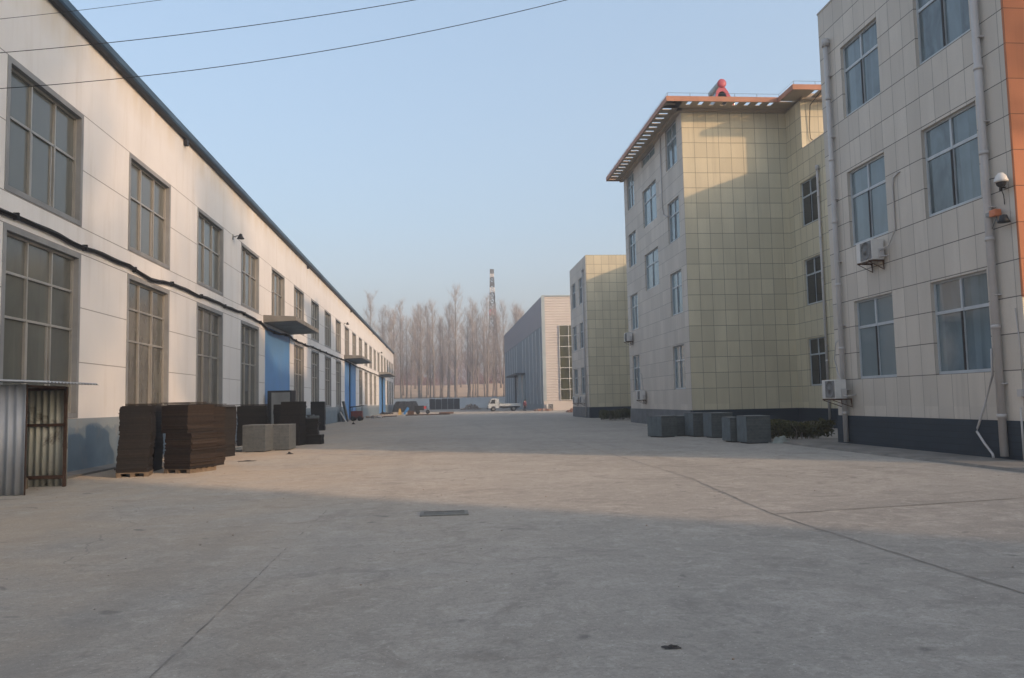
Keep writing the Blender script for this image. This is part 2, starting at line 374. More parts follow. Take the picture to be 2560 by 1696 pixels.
class MB:
    """collects shapes of one part (coordinates relative to o)"""
    def __init__(s, o=(0, 0, 0)): s.v = []; s.f = []; s.mi = []; s.sm = []; s.o = Vector(o)
    def add(s, vs, fs, mi=0, smooth=False):
        b = len(s.v)
        s.v += [Vector(v) - s.o for v in vs]
        s.f += [tuple(b + i for i in f) for f in fs]
        s.mi += [mi] * len(fs); s.sm += [smooth] * len(fs)
        return s
    def quad(s, a, b, c, d, mi=0): return s.add((a, b, c, d), ((0, 1, 2, 3),), mi)
    def box(s, x0, x1, y0, y1, z0, z1, mi=0):
        vs = [(x, y, z) for z in (z0, z1) for y in (y0, y1) for x in (x0, x1)]
        return s.add(vs, ((0, 2, 3, 1), (4, 5, 7, 6), (0, 1, 5, 4), (2, 6, 7, 3), (0, 4, 6, 2), (1, 3, 7, 5)), mi)
    def obox(s, c, sx, sy, sz, rz=0.0, rx=0.0, ry=0.0, mi=0):
        """box centred at c, rotated"""
        m = Matrix.Translation(c) @ Matrix.Rotation(rz, 4, 'Z') @ Matrix.Rotation(ry, 4, 'Y') @ Matrix.Rotation(rx, 4, 'X')
        vs = [m @ Vector((x * sx / 2, y * sy / 2, z * sz / 2)) for z in (-1, 1) for y in (-1, 1) for x in (-1, 1)]
        return s.add(vs, ((0, 2, 3, 1), (4, 5, 7, 6), (0, 1, 5, 4), (2, 6, 7, 3), (0, 4, 6, 2), (1, 3, 7, 5)), mi)
    def tube(s, pts, r, n=8, mi=0, cap=True, smooth=True):
        pts = [Vector(p) for p in pts]; k = len(pts)
        rs = r if isinstance(r, (list, tuple)) else [r] * k
        vs = []; up = Vector((0, 0, 1))
        for i, p in enumerate(pts):
            d = (pts[min(i + 1, k - 1)] - pts[max(i - 1, 0)]).normalized()
            ref = up if abs(d.z) < 0.95 else Vector((1, 0, 0))
            a = d.cross(ref).normalized(); b = d.cross(a).normalized()
            for j in range(n):
                t = 2 * math.pi * j / n
                vs.append(p + (a * math.cos(t) + b * math.sin(t)) * rs[i])
        fs = []
        for i in range(k - 1):
            for j in range(n):
                fs.append((i * n + j, i * n + (j + 1) % n, (i + 1) * n + (j + 1) % n, (i + 1) * n + j))
        s.add(vs, fs, mi, smooth)
        if cap:
            b = len(s.v) - len(vs)
            s.f.append(tuple(b + j for j in range(n))); s.f.append(tuple(b + (k - 1) * n + (n - 1 - j) for j in range(n)))
            s.mi += [mi, mi]; s.sm += [False, False]
        return s
    def prism(s, poly, axis, a, b, mi=0):
        """poly: 2D points; extruded along axis from a to b. axis 'x': (y,z), 'y': (x,z), 'z': (x,y)"""
        def P(p, t):
            return {'x': (t, p[0], p[1]), 'y': (p[0], t, p[1]), 'z': (p[0], p[1], t)}[axis]
        n = len(poly)
        vs = [P(p, a) for p in poly] + [P(p, b) for p in poly]
        fs = [tuple(range(n)), tuple(range(2 * n - 1, n - 1, -1))] + [(i, n + i, n + (i + 1) % n, (i + 1) % n) for i in range(n)]
        return s.add(vs, fs, mi)
    def lathe(s, c, prof, n=20, axis='z', mi=0):
        vs = []; k = len(prof)
        for (r, h) in prof:
            for j in range(n):
                t = 2 * math.pi * j / n
                a, b = r * math.cos(t), r * math.sin(t)
                vs.append({'z': (c[0] + a, c[1] + b, c[2] + h), 'y': (c[0] + a, c[1] + h, c[2] + b), 'x': (c[0] + h, c[1] + a, c[2] + b)}[axis])
        fs = [(i * n + j, i * n + (j + 1) % n, (i + 1) * n + (j + 1) % n, (i + 1) * n + j) for i in range(k - 1) for j in range(n)]
        return s.add(vs, fs, mi, True)
    def mesh(s, name, mats):
        me = bpy.data.meshes.new(name)
        me.from_pydata([tuple(v) for v in s.v], [], s.f)
        if not isinstance(mats, (list, tuple)): mats = [mats]
        for m in mats: me.materials.append(m)
        me.polygons.foreach_set('material_index', s.mi)
        me.polygons.foreach_set('use_smooth', s.sm)
        bm = bmesh.new(); bm.from_mesh(me); bmesh.ops.recalc_face_normals(bm, faces=bm.faces); bm.to_mesh(me); bm.free()
        me.update()
        return me
    def build(s, name, mats, parent=None):
        return link(name, s.mesh(name, mats), parent)

def bevel(o, w=0.01, seg=1):
    md = o.modifiers.new('bevel', 'BEVEL'); md.width = w; md.segments = seg; md.limit_method = 'ANGLE'; md.angle_limit = R(40)
    return o

def wall_x(mb, X, y0, y1, z0, z1, holes, face, depth=0.14, mi=0):
    """wall in plane x=X facing `face` (-1 / +1); holes (ya, yb, za, zb) with reveals going inwards"""
    ys = sorted({y0, y1, *[h for q in holes for h in q[:2]]}); zs = sorted({z0, z1, *[h for q in holes for h in q[2:4]]})
    ys = [y for y in ys if y0 <= y <= y1]; zs = [z for z in zs if z0 <= z <= z1]
    for a, b in zip(ys, ys[1:]):
        for c, d in zip(zs, zs[1:]):
            my, mz = (a + b) / 2, (c + d) / 2
            if any(q[0] < my < q[1] and q[2] < mz < q[3] for q in holes): continue
            mb.quad((X, a, c), (X, b, c), (X, b, d), (X, a, d), mi)
    I = X - face * depth
    for (ya, yb, za, zb) in holes:
        mb.quad((X, ya, za), (I, ya, za), (I, ya, zb), (X, ya, zb), mi)
        mb.quad((X, yb, za), (I, yb, za), (I, yb, zb), (X, yb, zb), mi)
        mb.quad((X, ya, zb), (I, ya, zb), (I, yb, zb), (X, yb, zb), mi)
        mb.quad((X, ya, za), (I, ya, za), (I, yb, za), (X, yb, za), mi)

def copy_tree(o, parent=None):
    c = o.copy(); C.objects.link(c)
    if parent is not None: c.parent = parent
    for ch in list(o.children): copy_tree(ch, c)
    return c

# ------------------------------------------------------------------ SETTING
g = MB(); g.quad((-420, -140, 0), (420, -140, 0), (420, 700, 0), (-420, 700, 0))
tag(g.build('ground', M['ground']), kind='structure')

def strip(mb, pts, w, z, jit=0.0):
    pts = [Vector((p[0], p[1], 0)) for p in pts]
    L = []; Rr = []
    for i, p in enumerate(pts):
        d = (pts[min(i + 1, len(pts) - 1)] - pts[max(i - 1, 0)]).normalized(); n = Vector((-d.y, d.x, 0))
        ww = w * (0.6 + 0.8 * rnd.random()) / 2 if jit else w / 2
        off = n * (rnd.uniform(-jit, jit) if jit else 0)
        L.append(p + n * ww + off); Rr.append(p - n * ww + off)
    for i in range(len(pts) - 1):
        mb.quad((L[i].x, L[i].y, z), (Rr[i].x, Rr[i].y, z), (Rr[i + 1].x, Rr[i + 1].y, z), (L[i + 1].x, L[i + 1].y, z))

def lerp_pts(a, b, n): return [(a[0] + (b[0] - a[0]) * i / n, a[1] + (b[1] - a[1]) * i / n) for i in range(n + 1)]
j = MB()
strip(j, lerp_pts((4.62, 3.0), (4.45, 10.55), 40) + lerp_pts((4.47, 10.8), (4.85, 15.0), 20), 0.035, 0.004, 0.012)
strip(j, lerp_pts((4.9, 15.2), (5.1, 60), 60), 0.02, 0.004, 0.01)
strip(j, lerp_pts((4.5, 10.58), (11.3, 11.75), 40), 0.03, 0.008, 0.012)
for q in range(26):
    y0_ = 4.4 + q * 0.32
    if rnd.random() < 0.8: strip(j, lerp_pts((-1.75 + rnd.uniform(-.008, .008), y0_), (-1.75 + rnd.uniform(-.008, .008), y0_ + rnd.uniform(0.12, 0.32)), 3), 0.010, 0.004, 0.005)
strip(j, lerp_pts((-3.6, 26.5), (-1.6, 25.3), 10), 0.06, 0.006, 0.03)
strip(j, lerp_pts((-1.0, 25.9), (-0.3, 26.0), 6), 0.10, 0.006, 0.03)
tag(j.build('pavement_joints', M['joint']), kind='structure')

a = MB(); a.prism([(11.25, 0.0), (11.28, 0.055), (12.56, 0.075), (12.56, 0.0)], 'y', 12.0, 25.0)
a.prism([(11.3, 0.0), (11.33, 0.055), (18.4, 0.075), (18.4, 0.0)], 'y', 25.0, 27.2)
tag(a.build('pavement', M['apron']), kind='structure')
e = MB(); e.box(-9.43, -8.75, 17.9, 43.9, -0.05, 0.05)
tag(e.build('kerb_strip', M['apron']), kind='structure')

# levee behind the far wall
lv = MB(); n = 40
xs = [-420 + i * 840 / n for i in range(n + 1)]
prof = [(243, 0.0), (262, 3.6), (300, 8.2), (330, 8.6), (690, 8.6)]
vs = [(x, y + 4 * math.sin(x * 0.03), z + (0.25 * math.sin(x * 0.11 + y) if z > 0 else -0.2)) for x in xs for (y, z) in prof]
k = len(prof)
lv.add(vs, [(i * k + q, i * k + q + 1, (i + 1) * k + q + 1, (i + 1) * k + q) for i in range(n) for q in range(k - 1)])
tag(lv.build('embankment', M['drygrass']), kind='structure')

# ------------------------------------------------------------------ LEFT HALL
XL = -9.45; HY0, HY1 = 9.0, 164.6
hall = thing('workshop_building', (XL, HY0, 0), 'long white two storey workshop with blue doors and rows of gridded windows', 'building')
HO = (XL, HY0, 0)
P0, PW, WW = 18.09, 6.963, 3.78
ups = [P0 + PW * i for i in range(-1, 21)]
doors = [(44.3, 51.5), (80.6, 91.0), (125.2, 139.6)]
lows = [y for y in ups if not any(y + WW > d0 - 0.3 and y < d1 + 0.3 for d0, d1 in doors)]
holes = [(y, y + WW, 6.46, 9.5) for y in ups] + [(y, y + WW, 1.40, 5.72) for y in lows] + [(d0, d1, 1.38, 5.95) for d0, d1 in doors]
w = MB(HO); wall_x(w, XL, HY0, HY1, 1.38, 11.75, holes, 1, 0.2)
w.quad((XL, HY1, 0), (XL - 26, HY1, 0), (XL - 26, HY1, 11.75), (XL, HY1, 11.75))
w.quad((XL, HY0, 0), (XL - 26, HY0, 0), (XL - 26, HY0, 11.75), (XL, HY0, 11.75))
w.add([(XL, HY1, 11.75), (XL - 13, HY1, 14.6), (XL - 26, HY1, 11.75)], [(0, 1, 2)])
w.add([(XL, HY0, 11.75), (XL - 13, HY0, 14.6), (XL - 26, HY0, 11.75)], [(0, 1, 2)])
w.quad((XL - 26, HY0, 0), (XL - 26, HY1, 0), (XL - 26, HY1, 11.75), (XL - 26, HY0, 11.75))
w.build('wall', M['hall_wall'], hall)
sk = MB(HO)
yy = HY0
for d0, d1 in doors + [(HY1, HY1)]:
    sk.box(XL - 0.2, XL + 0.02, yy, d0, 0, 1.385); yy = d1
sk.build('skirting', M['skirt'], hall)
rf = MB(HO)
rf.quad((XL + 0.16, HY0 - 0.3, 12.0), (XL + 0.16, HY1 + 0.3, 12.0), (XL - 13, HY1 + 0.3, 14.9), (XL - 13, HY0 - 0.3, 14.9))
rf.quad((XL - 26.3, HY0 - 0.3, 12.05), (XL - 26.3, HY1 + 0.3, 12.05), (XL - 13, HY1 + 0.3, 14.9), (XL - 13, HY0 - 0.3, 14.9))
rf.build('roof', M['roofing'], hall)
gt = MB(HO)
gt.prism([(XL + 0.02, 11.74), (XL + 0.15, 11.75), (XL + 0.19, 11.80), (XL + 0.20, 11.97), (XL + 0.17, 12.0), (XL + 0.02, 11.97)], 'y', HY0 - 0.3, HY1 + 0.25)
gt.build('gutter', M['gutter'], hall)
gs = MB(HO)
gs.prism([(XL + 0.015, 11.63), (XL + 0.12, 11.64), (XL + 0.165, 11.735), (XL + 0.015, 11.735)], 'y', HY0 - 0.3, HY1 + 0.2)
for y in (30.2, 58, 86, 114, 142):
    gs.box(XL + 0.005, XL + 0.14, y, y + 0.2, 11.42, 11.63)
gs.build('eave_bracing', M['gutter_dark'], hall)

def hall_window(name, y, z0, z1, transoms, parent):
    """grey surround, aluminium bars and panes; returns the frame with its glass child"""
    X = XL; f = MB((X, y, z0))
    def bar(ya, yb, za, zb, x0=-0.19, x1=-0.11, mi=0): f.box(X + x0, X + x1, ya, yb, za, zb, mi)
    # surround, proud of the wall by 2 cm
    for (ya, yb, za, zb) in ((y, y + 0.13, z0, z1), (y + WW - 0.13, y + WW, z0, z1), (y + 0.13, y + WW - 0.13, z1 - 0.13, z1), (y + 0.13, y + WW - 0.13, z0, z0 + 0.13)):
        f.box(X - 0.13, X + 0.02, ya, yb, za, zb, 1)
    a0, a1, b0, b1 = y + 0.13, y + WW - 0.13, z0 + 0.13, z1 - 0.13
    bar(a0, a0 + 0.045, b0, b1); bar(a1 - 0.045, a1, b0, b1)
    bar(a0 + 0.06, a1 - 0.06, b1 - 0.06, b1); bar(a0 + 0.06, a1 - 0.06, b0, b0 + 0.06)
    for q in (1, 2):
        c = a0 + (a1 - a0) * q / 3
        bar(c - 0.028, c + 0.028, b0 + 0.06, b1 - 0.06, -0.195, -0.105)
    for t_ in transoms:
        bar(a0 + 0.06, a1 - 0.06, t_ - 0.028, t_ + 0.028, -0.188, -0.112)
    # sliding sash stiles in the bottom row
    tb = min(transoms)
    for q, dx in ((0, 0.09), (1, 0.10), (2, -0.12)):
        c = a0 + (a1 - a0) * q / 3 + dx
        bar(c - 0.025, c + 0.025, b0 + 0.06, tb - 0.028, -0.20, -0.13)
    fo = f.build(name, [M['alu'], M['surround']], parent)
    gl = MB((X, y, z0)); gl.box(X - 0.175, X - 0.165, a0, a1, b0, b1)
    go = gl.build('glass', M['glass_hall'], fo)
    fo.location = Vector((X, y, z0)) - Vector(HO)
    return fo
up0 = hall_window('window', ups[0], 6.46, 9.5, (8.22,), hall)
lo0 = hall_window('window', lows[0], 1.40, 5.72, (4.70, 3.70), hall)
for y in ups[1:]:
    c = copy_tree(up0, hall); c.location.y = y - HY0
for y in lows[1:]:
    c = copy_tree(lo0, hall); c.location.y = y - HY0
# doors
for i, (d0, d1) in enumerate(doors):
    d = MB(HO)
    mid = (d0 + d1) / 2
    gap = (0.0, 1.75, 4.0)[i]; off = (0, -0.35, 0.3)[i]
    zt = 5.95
    segs = [(d0, d1)] if gap == 0 else [(d0, mid - gap / 2 + off), (mid + gap / 2 + off, d1)]
    for li, (s0, s1) in enumerate(segs):
        if li: d.build('door_leaf', M['blue_door'], hall); d = MB(HO)
        d.box(XL - 0.10, XL - 0.02, s0, s1, 0.04, zt)
        d.box(XL - 0.02, XL - 0.006, s0 + 0.05, s0 + 0.11, 0.06, zt - 0.05); d.box(XL - 0.02, XL - 0.006, s1 - 0.11, s1 - 0.05, 0.06, zt - 0.05)
    do = d.build('door_leaf', M['blue_door'], hall)
    if gap:
        inn = MB(HO); inn.box(XL - 0.55, XL - 0.5, mid - gap / 2 + off - 0.4, mid + gap / 2 + off + 0.4, 0.02, zt)  # dark sheet stands in for the unlit opening between the door leaves
        inn.build('door_gap_dark', M['gap_dark'], do)
    hd = MB(HO)
    hy = segs[-1][0] + 0.25 if gap else d1 - 0.6
    hd.tube([(XL + 0.01, hy, 1.0), (XL + 0.06, hy, 1.05), (XL + 0.06, hy, 1.35), (XL + 0.01, hy, 1.4)], 0.015, 6)
    hd.build('handle', M['black'], do)
    cn = MB(HO)
    e0, e1 = d0 - 0.45, d1 + 0.3
    cn.prism([(XL - 0.1, 6.10), (XL - 0.1, 6.52), (XL + 1.75, 6.42), (XL + 1.75, 6.18)], 'y', e0, e1)
    bevel(cn.build('canopy', M['canopy'], hall), 0.02)

# cable bundle on the wall
cb = thing('cable_bundle', (XL + 0.1, 14, 5.9), 'black cable bundle sagging along the white wall between the window rows', 'cable')
pts = [(12, 5.98), (14.5, 5.93), (16, 5.97), (17.77, 5.94), (18.85, 5.93), (20.07, 5.95), (21.1, 5.90), (23.1, 5.93), (24.97, 5.95), (26.2, 5.86), (26.9, 5.79), (27.7, 5.88), (28.04, 5.93), (30.4, 5.99), (32, 5.97), (34.4, 6.05), (36.5, 6.02), (38.8, 6.09), (41, 6.06), (43.5, 5.97), (44.6, 5.80), (47, 5.78), (51, 5.98), (52.3, 5.84), (57.6, 5.83), (60, 5.9), (63.3, 5.88), (68, 5.9), (72.9, 5.9), (79.3, 5.96), (85.8, 5.92), (92, 5.82), (100, 5.88), (109.8, 5.83), (118, 5.9), (125, 5.83), (135, 5.9)]
dense = []
for (a_, b_) in zip(pts, pts[1:]):
    m_ = max(1, int((b_[0] - a_[0]) / 0.5))
    for q in range(m_):
        t_ = q / m_; dense.append((a_[0] + (b_[0] - a_[0]) * t_, a_[1] + (b_[1] - a_[1]) * t_ + 0.014 * math.sin(3.1 * (a_[0] + q * 0.5))))
c = MB(cb.location)
for (oz, ox, r_, ph) in ((0.0, 0.06, 0.034, 0), (0.045, 0.05, 0.024, 1), (-0.04, 0.055, 0.022, 2.1), (0.01, 0.10, 0.020, 4)):
    c.tube([(XL + ox, y, z + oz + 0.012 * math.sin(y * 1.9 + ph)) for y, z in dense], r_, 6)
c.build('cable', M['cable'], cb)
y = 15.0
while y < 134:
    z = next((d_[1] for d_ in dense if d_[0] >= y), 5.9)
    c = MB(cb.location); c.box(XL + 0.003, XL + 0.125, y, y + 0.05, z - 0.07, z + 0.09); c.build('clip', M['black'], cb); y += 3.48

# wall lamps of the hall
def wall_lamp(y, z, label):
    t = thing('wall_lamp', (XL, y, z), label, 'lamp')
    a_ = MB(); a_.box(0.002, 0.03, -0.07, 0.07, -0.12, 0.12); a_.tube([(0.02, 0, 0.0), (0.18, 0, 0.05), (0.32, 0, 0.06)], 0.025, 8)
    a_.build('arm', M['metal'], t)
    b_ = MB(); b_.lathe((0.36, 0, 0.0), [(0.02, 0.16), (0.07, 0.13), (0.09, 0.04), (0.17, -0.08), (0.165, -0.085), (0.0, -0.03)], 16)
    b_.build('shade', M['gutter_dark'], t)
    return t
wall_lamp(37.4, 9.42, 'small dark lamp jutting from the white wall between the third and fourth upper windows')
wall_lamp(80.2, 9.6, 'small wall lamp high on the white workshop above its second blue door')
wall_lamp(126.6, 9.6, 'tiny wall lamp high on the white workshop above its farthest blue door')

# ------------------------------------------------------------------ RIGHT OFFICE BLOCK
XR, XT, XK = 12.6, 12.82, 18.5
OO = (XR, 16.15, 0)
off = thing('office_building', OO, 'stone clad office block with stepped wings, orange end and slotted brown eaves', 'building')
lev = [(2.04, 4.40), (6.09, 8.41), (10.12, 12.38)]
holesR = [(ya, yb, za, zb) for (ya, yb) in ((17.22, 19.36), (21.11, 23.18)) for (za, zb) in lev]
TOP = 14.1
w = MB(OO)
wall_x(w, XR, 16.15, 24.5, 0.93, TOP, holesR, -1, 0.13)
w.quad((XR, 24.5, 0), (XK, 24.5, 0), (XK, 24.5, TOP), (XR, 24.5, TOP))
w.build('street_wall', M['beige'], off)
w = MB(OO)
w.quad((XR, 16.15, 0.9), (45, 16.15, 0.9), (45, 16.15, 3.62), (XR, 16.15, 3.62))
w.build('lower_end_wall', M['cream'], off)
w = MB(OO); w.box(XR - 0.006, 45, 16.12, 16.17, 3.62, TOP)
w.build('orange_end_wall', M['orange'], off)
# link
LT = 14.05
holesK = [(ya, yb, za, zb) for (ya, yb) in ((36.86, 38.72), (30.2, 32.06)) for (za, zb) in lev]
w = MB(OO); wall_x(w, XK, 24.5, 40.05, 0.93, LT, holesK, -1, 0.13)
w.quad((XK, 38.25, LT), (XK, 40.05, LT), (XK, 40.05, 16.6), (XK, 38.25, 16.6))
w.quad((XK, 38.25, LT - 0.6), (45, 38.25, LT - 0.6), (45, 38.25, 16.6), (XK, 38.25, 16.6))
w.quad((XT, 40.05, 0.93), (XK, 40.05, 0.93), (XK, 40.05, 16.6), (XT, 40.05, 16.6))
w.build('courtyard_wall', M['cream'], off)
w = MB(OO); w.quad((XK, 53.27, 0), (XK, 68.0, 0), (XK, 68.0, LT), (XK, 53.27, LT)); w.quad((XK, 53.27, LT), (45, 53.27, LT), (45, 68.0, LT), (XK, 68.0, LT)); w.quad((45, 53.27, 0), (45, 68.0, 0), (45, 68.0, LT), (45, 53.27, LT))
w.build('north_link_wall', M['cream'], off)
# opening in the upper block
op = MB(OO); op.box(20.25, 21.3, 38.235, 38.27, 14.4, 15.1); op.build('vent_opening', M['black'], off)
# T wing
near = (41.0, 43.1); mid_ = (45.3, 48.4); far_ = (50.48, 52.42)
holesT = [(near[0], near[1], a_, b_) for a_, b_ in lev] + [(near[0], near[1], 14.22, 16.55)]
holesT += [(far_[0], far_[1], a_, b_) for a_, b_ in ((2.06, 4.40), (6.12, 8.45), (10.35, 12.58), (14.25, 16.55))]
holesT += [(mid_[0], mid_[1], 8.22, 10.48), (mid_[0], mid_[1], 12.18, 14.50), (mid_[0], mid_[1], 16.02, 16.55)]
w = MB(OO); wall_x(w, XT, 40.05, 53.27, 0.93, 16.6, holesT, -1, 0.15)
w.quad((XT, 53.27, 0), (45, 53.27, 0), (45, 53.27, 16.6), (XT, 53.27, 16.6))
w.build('wing_wall', M['beige_far'], off)
# plinths
pl = MB(OO)
pl.box(XR - 0.04, 45, 16.11, 24.53, 0, 0.93)
pl.box(XK - 0.04, 45, 24.53, 40.0, 0, 0.93)
pl.box(XT + 0.02, 45, 40.01, 40.3, 0, 0.93)
pl.build('plinth', M['plinth'], off)
pl = MB(OO); pl.box(XT - 0.04, 45, 40.3, 53.3, 0, 0.932); pl.build('wing_plinth', M['plinth_grey'], off)
# flat roofs + backs
r_ = MB(OO)
r_.quad((XR, 16.15, TOP), (45, 16.15, TOP), (45, 24.5, TOP), (XR, 24.5, TOP))
r_.quad((XK, 24.5, LT), (45, 24.5, LT), (45, 38.25, LT), (XK, 38.25, LT))
r_.quad((45, 16.15, 0), (45, 53.27, 0), (45, 53.27, 16.6), (45, 16.15, TOP))
r_.build('flat_roof', M['roofing'], off)
# parapet cap of the near wing and link
pc = MB(OO)
pc.box(XR - 0.02, XR + 0.2, 16.1, 24.52, TOP, TOP + 0.05); pc.box(XR + 0.2, 45, 16.1, 16.3, TOP, TOP + 0.05); pc.box(XK - 0.02, XK + 0.2, 24.52, 38.24, LT, LT + 0.05)
pc.build('parapet_cap', M['beige_far'], off)
# overhanging slotted eave round the tall wing
def eave():
    z0, z1 = 16.66, 16.92
    E = MB(OO); F = MB(OO)
    xw, ys, xk, yu, yn = 11.66, 38.70, 17.55, 36.98, 53.6
    # deck over the building
    E.box(XT + 0.02, 45, 40.07, yn, z0 + 0.08, z1 - 0.02)
    E.box(XK + 0.02, 45, 38.27, 40.07, z0 + 0.08, z1 - 0.02)
    # inner beams against the wall
    E.box(XT - 0.22, XT + 0.02, ys + 1.14, yn, 16.585, z1 - 0.03)
    # west eave: thin slab with open slots
    y = ys + 0.5
    step, slot = 0.70, 0.23
    x_in, x_out = XT - 0.22, xw + 0.14
    za, zb = z0 + 0.06, z0 + 0.10
    E.box(xw + 0.04, x_out, ys + 0.22, yn, z0 + 0.02, z0 + 0.12)
    E.box(x_out + 0.52, x_in, ys + 0.22, yn, za, zb)
    yprev = ys + 0.22
    while y + slot < yn - 0.1:
        E.box(x_out, x_out + 0.52, yprev, y, za, zb)
        yprev = y + slot; y += step
    E.box(x_out, x_out + 0.52, yprev, yn, za, zb)
    # south eave of the wing
    E.box(xw + 0.04, xk, ys + 0.04, ys + 0.14, z0 + 0.02, z0 + 0.12)
    E.box(XT - 0.22, XK, 39.84, 40.07, 16.58, z1 - 0.032)
    E.box(x_out, XK, ys + 0.72, 39.84, za, zb)
    x = XT + 0.05; xp = xw + 0.04
    while x + 0.28 < xk:
        E.box(xp, x, ys + 0.14, ys + 0.72, za, zb); xp = x + 0.24; x += 0.62
    E.box(xp, XK, ys + 0.14, ys + 0.72, za, zb)
    # west + south eave of the upper block
    E.box(xk + 0.04, XK + 0.02, yu + 0.04, 38.70, za, zb)
    E.box(XK + 0.02, 45, yu + 0.04, yu + 0.14, z0 + 0.02, z0 + 0.12)
    E.box(XK + 0.02, 45, 38.05, 38.27, 16.58, z1 - 0.03)
    x = XK + 0.3; xp = XK + 0.02
    while x < 44:
        E.box(xp, x, yu + 0.14, 38.05, za, zb); xp = x + 0.24; x += 0.62
    E.build('eave_soffit', M['soffit'], off)
    F.box(xw, xw + 0.04, ys, yn, z0, z1); F.box(xw + 0.04, xk + 0.04, ys, ys + 0.04, z0, z1)
    F.box(xk, xk + 0.04, yu, ys, z0, z1); F.box(xk + 0.04, 45, yu, yu + 0.04, z0, z1)
    F.box(xw + 0.04, 45, yn, yn + 0.04, z0, z1)
    F.build('eave_fascia', M['fascia'], off)
    # thin lightning wire on short posts along the edge
    L = MB(OO)
    path = [(xw + 0.1, yn), (xw + 0.1, ys + 0.1), (xk + 0.1, ys + 0.1), (xk + 0.1, yu + 0.1), (31, yu + 0.1)]
    for (a_, b_) in zip(path, path[1:]):
        d = math.dist(a_, b_); nn = max(1, round(d / 1.15))
        for q in range(nn):
            t_ = q / nn; x, y = a_[0] + (b_[0] - a_[0]) * t_, a_[1] + (b_[1] - a_[1]) * t_
            L.tube([(x, y, z1 - 0.03), (x, y, z1 + 0.20)], 0.012, 5)
    L.tube([(x, y, z1 + 0.2) for x, y in path], 0.008, 5)
    L.build('lightning_wire', M['metal'], off)
eave()

def office_window(parent, org, X, y0, y1, z0, z1, mat, split=0.66, rec=0.09, small=False):
    f = MB(org); x0, x1 = X + rec, X + rec + 0.07
    fw = 0.055
    f.box(x0, x1, y0, y0 + fw, z0, z1); f.box(x0, x1, y1 - fw, y1, z0, z1)
    f.box(x0, x1, y0 + fw, y1 - fw, z1 - fw, z1); f.box(x0 - 0.03, x1, y0 + fw, y1 - fw, z0, z0 + fw + 0.02)
    m = (y0 + y1) / 2
    f.box(x0 - 0.004, x1, m - 0.035, m + 0.035, z0 + fw + 0.02, z1 - fw)
    if not small:
        zt = z0 + (z1 - z0) * split
        f.box(x0 + 0.004, x1, y0 + fw, m - 0.035, zt - 0.04, zt + 0.04); f.box(x0 + 0.004, x1, m + 0.035, y1 - fw, zt - 0.04, zt + 0.04)
        f.box(x0 - 0.012, x0, m - 0.03, m + 0.05, z0 + fw + 0.02, zt - 0.04, 1)
    o = f.build('window', [M['pvc'], M['black']], parent)
    gl = MB(org); gl.box(x0 + 0.035, x0 + 0.045, y0 + fw * 0.5, y1 - fw * 0.5, z0 + 0.03, z1 - 0.03); gl.build('glass', mat, o)
    return o
for q in holesR: office_window(off, OO, XR, *q, M['glass_blue'])
for q in holesK: office_window(off, OO, XK, *q, M['glass_dark'])
for q in holesT: office_window(off, OO, XT, *q, M['glass_sky_lit'], small=(q[3] - q[2] < 1))

def downpipe(x, y, z0, z1, r, parent, org, shoe=True, head=True):
    p = MB(org); p.tube([(x, y, z0), (x, y, z1)], r, 12)
    z = z0 + 0.85
    while z < z1 - 0.3:
        p.tube([(x, y, z), (x, y, z + 0.09)], r * 1.18, 12); z += 2.0
    z = z0 + 1.6
    while z < z1:
        p.box(x - 0.02, x + 0.16, y - r - 0.03, y + r + 0.03, z, z + 0.03); z += 2.0
    if head: p.tube([(x, y, z1 - 0.02), (x, y, z1 + 0.22)], r * 1.5, 12); p.tube([(x, y, z1 + 0.12), (x + 0.2, y, z1 + 0.12)], r, 10)
    return p.build('downpipe', M['pipe'], parent)
downpipe(XR - 0.12, 23.85, 0.12, 12.75, 0.075, off, OO)
downpipe(XR - 0.12, 16.88, 0.14, 14.0, 0.085, off, OO, head=False)
downpipe(XK - 0.10, 36.62, 0.30, 12.5, 0.06, off, OO)
tp = MB(OO); tp.tube([(XT - 0.06, 43.9, 16.58), (XT - 0.06, 43.95, 12.6), (XT - 0.06, 43.7, 11.95), (XT - 0.06, 43.15, 11.72), (XT + 0.1, 42.9, 11.7)], 0.035, 8)
tp.build('drain_hose', M['pipe'], off)
# cable dangling from the roof edge to the link roof
tp = MB(OO); tp.tube([(19.2, 37.1, 17.1), (19.1, 37.0, 16.7), (18.95, 38.1, 16.3), (18.9, 38.18, 15.2), (18.92, 38.18, 14.6), (19.4, 38.1, 14.1)], 0.02, 6)
tp.build('loose_cable', M['cable'], off)
# power conduit drops on the near corner
tp = MB(OO); tp.tube([(XR - 0.02, 16.36, 3.4), (XR - 0.02, 16.3, 2.6), (XR - 0.02, 16.25, 1.5)], 0.012, 6); tp.tube([(XR - 0.07, 16.34, 0.08), (XR - 0.07, 16.34, 1.22)], 0.022, 8)
tp.box(XR - 0.09, XR, 16.28, 16.40, 1.46, 1.62)
tp.build('conduit', M['pipe'], off)

hs = thing('bent_hose', (12.5, 17.1, 0.1), 'bent grey conduit sagging beside the near downpipe to the ground', 'hose')
h_ = MB(hs.location); h_.tube([(12.43, 17.0, 2.55), (12.47, 17.08, 1.95), (12.46, 17.4, 1.25), (12.45, 17.68, 0.74), (12.44, 17.70, 0.66), (12.42, 17.45, 0.42), (12.4, 17.15, 0.17), (12.3, 17.0, 0.12)], 0.027, 8)
h_.build('tube', M['pipe'], hs)

